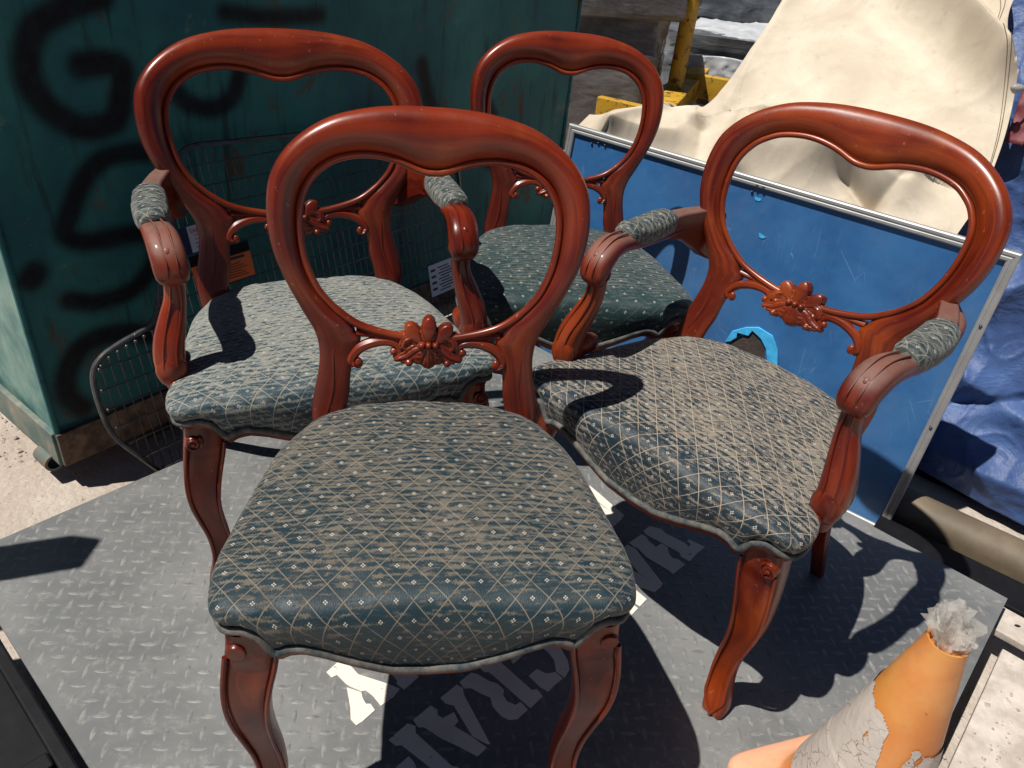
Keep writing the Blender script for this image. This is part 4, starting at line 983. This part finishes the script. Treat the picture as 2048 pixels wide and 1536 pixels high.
def make_rear_leg(par,wm,s,q):
    sx=q['sx']
    P=[(.157*sx,q['yb']+.006,.425),(.157*sx,q['yb']+.006,.40),(.160*sx,q['yb']+.006,.33),(.166*sx,q['yb']+.030,.20),(.174*sx,q['yb']+.068,.08),(.180*sx,q['yb']+.095,0)]
    Wd=[.040,.042,.038,.032,.028,.027]
    PP=cr(P,4); WW=cr([(a,0,0) for a in Wd],4); rings=[]
    for p,wv in zip(PP,WW):
        rings.append([V(s*p.x+math.copysign(abs(math.cos(a))**.4,math.cos(a))*wv.x/2,p.y+math.copysign(abs(math.sin(a))**.4,math.sin(a))*wv.x*.45,p.z) for a in [2*math.pi*j/16 for j in range(16)]])
    MB().loft(rings).build('rear_leg',wm,par,angle=50)
def sweep(path,wd,ht,nsub=5,n=18,side=V(1,0,0),e=.7):
    """path swept with a rounded rectangle: wd along `side`, ht across"""
    P=cr(path,nsub); W=cr([(a,b,0) for a,b in zip(wd,ht)],nsub); rings=[]
    for i,p in enumerate(P):
        t=(P[min(i+1,len(P)-1)]-P[max(i-1,0)]).normalized(); sd_=(side-t*side.dot(t)).normalized(); up=sd_.cross(t)
        rings.append([p+sd_*(math.copysign(abs(math.cos(a))**e,math.cos(a))*W[i].x/2)+up*(math.copysign(abs(math.sin(a))**e,math.sin(a))*W[i].y/2) for a in [2*math.pi*j/n for j in range(n)]])
    return rings
def make_arm(par,wm,fm,s,wd_m):
    X=V(1,0,0)
    # rear block, wooden rest, knuckle
    ap=[(.232,.262,.664),(.248,.225,.672),(.262,.185,.676),(.268,.13,.672),(.270,.07,.668),(.268,.015,.670),(.263,-.03,.678),(.257,-.070,.678),(.252,-.100,.662),(.250,-.112,.638),(.250,-.104,.618)]
    ap=[(s*a,b,c-.011 if c>.63 else c-.004) for a,b,c in ap]
    rest=MB().loft(sweep(ap,[.020,.024,.040,.046,.046,.046,.050,.054,.056,.054,.044],[.05,.044,.036,.030,.028,.028,.030,.036,.040,.036,.028],side=X)).build('arm_rest',wd_m,par,angle=55)
    ln=MB()
    for off in(-.010,.006,.0):
        L=[(s*.2655+off*s,-.022,.694+(.001 if off else .003)),(s*.260+off*s,-.055,.6985),(s*.2555+off*s,-.085,.694),(s*.252+off*s,-.112,.676),(s*.250+off*s,-.1295,.652),(s*.250+off*s,-.1255,.628)]
        if off==0: continue
        ln.tube(cr([(a_,b_,c_-.011) for a_,b_,c_ in L],5),.0017,6)
    ln.build('carved_line',wd_m,rest)
    # knuckle lobes
    kn=MB(); kn.ball((s*.2500,-.1035,.637),(.024,.0165,.024),16,12); kn.ball((s*.2525,-.100,.658),(.012,.018,.014)); kn.build('knuckle',wd_m,rest)
    for q in(-1,1):
        vo=MB(); sp=[]
        for t in range(20):
            an=t/19*2*math.pi*1.3; r=.018-.013*t/19
            sp.append(V(s*.250+q*.0225,-.104+r*math.cos(an+1.2),.632+r*math.sin(an+1.2)))
        vo.tube(sp,.0022,6); vo.build('volute',wd_m,rest)
    # rear bracket against the post
    br=MB(); o=V(s*.236,0,0)
    rg=[]
    for y_,x_,zl,zh,th_ in ((.112,.268,.644,.689,.034),(.145,.262,.639,.693,.034),(.18,.250,.620,.696,.032),(.212,.236,.594,.698,.030),(.235,.226,.584,.696,.028)):
        rg.append([V(s*x_-th_/2,y_,zl),V(s*x_+th_/2,y_,zl),V(s*x_+th_/2,y_,zh),V(s*x_-th_/2,y_,zh)])
    br.loft(rg)
    br.build('arm_bracket',wd_m,par,bevel=.004)
    # pad
    pp=[(.2675,.134,.684),(.268,.122,.687),(.2695,.100,.687),(.270,.065,.684),(.269,.030,.684),(.2675,.000,.687),(.266,-.014,.686)]
    pp=[(s*a,b-.006,c-.011) for a,b,c in pp]
    rg=sweep(pp,[.036,.050,.058,.060,.058,.052,.040],[.034,.046,.052,.052,.050,.046,.034],6,24,side=X,e=.85)
    rnd=random.Random(4)
    for i,r in enumerate(rg):
        c=sum(r,V(0,0,0))/len(r)
        for j in range(len(r)): r[j]=c+(r[j]-c)*(1+.014*math.sin(i*.9+j*.8)+.010*math.sin(j*2.3-i*.5))
    MB().loft(rg).build('arm_pad',M['fabarm'],par,angle=70)
    # S shaped front support
    sp=[(.250,-.100,.630),(.250,-.098,.600),(.253,-.100,.572),(.262,-.108,.540),(.272,-.118,.505),(.276,-.122,.470),(.272,-.112,.440),(.266,-.100,.405)]
    sp=[(s*a,b,c) for a,b,c in sp]
    sup=MB().loft(sweep(sp,[.036,.034,.036,.044,.050,.050,.042,.036],[.030,.030,.032,.038,.046,.054,.056,.046],side=X,e=.75)).build('arm_support',wm,par,angle=55)
    ln=MB()
    for off in(-.010,.010):
        L=[(s*.250+off*.6,-.1155,.610),(s*.2525+off*.8,-.1175,.575),(s*.262+off,-.1285,.540),(s*.272+off,-.1425,.505),(s*.276+off,-.150,.472)]
        ln.tube(cr(L,5),.0016,6)
    ln.build('carved_line',wm,sup)
    kb=MB(); kb.ball((s*.2745,-.136,.462),(.026,.018,.034),14,10); kb.ball((s*.268,-.078,.462),(.018,.034,.022),14,10)
    kb.ball((s*.272,-.152,.440),(.009,.007,.009)); kb.build('carved_foot',wm,sup)
def make_chair(arm,fm,wm,wd_m,label,loc,rz,group):
    t=empty('armchair' if arm else 'dining_chair',(loc[0],loc[1],0),R_(rz),label,'chair',group)
    q=ARM if arm else SIDE
    make_back(q,t,wm)
    if arm: k=(1.125,1.02,-.028,.497)
    else: k=(1,1,0,.497)
    make_seat(t,fm,wm,k[0],k[1],k[2],k[3])
    for s in(-1,1):
        make_leg(t,wm,s,k[0],k[1],k[2]); make_rear_leg(t,wm,s,q)
        if arm: make_arm(t,wm,fm,s,wd_m if (s<0 or wm is M['woodb']) else wm)
    return t
# ---------------------------------------------------------------- the chairs
CG='mahogany balloon back chairs'
make_chair(False,M['fabA'],M['wood'],M['wood'],'armless balloon back chair in front with its whole diamond patterned seat in sun',(-.104,.8333),9.47,CG)
make_chair(True,M['fabB'],M['wood'],M['wooddusty'],'balloon back armchair at the left standing beside the graffitied skip',(-.3895,1.3073),26.4,CG)
make_chair(True,M['fabC'],M['woodb'],M['wooddusty'],'balloon back armchair at the right turned towards the front chair before the blue board',(.3842,1.1809),-43.2,CG)
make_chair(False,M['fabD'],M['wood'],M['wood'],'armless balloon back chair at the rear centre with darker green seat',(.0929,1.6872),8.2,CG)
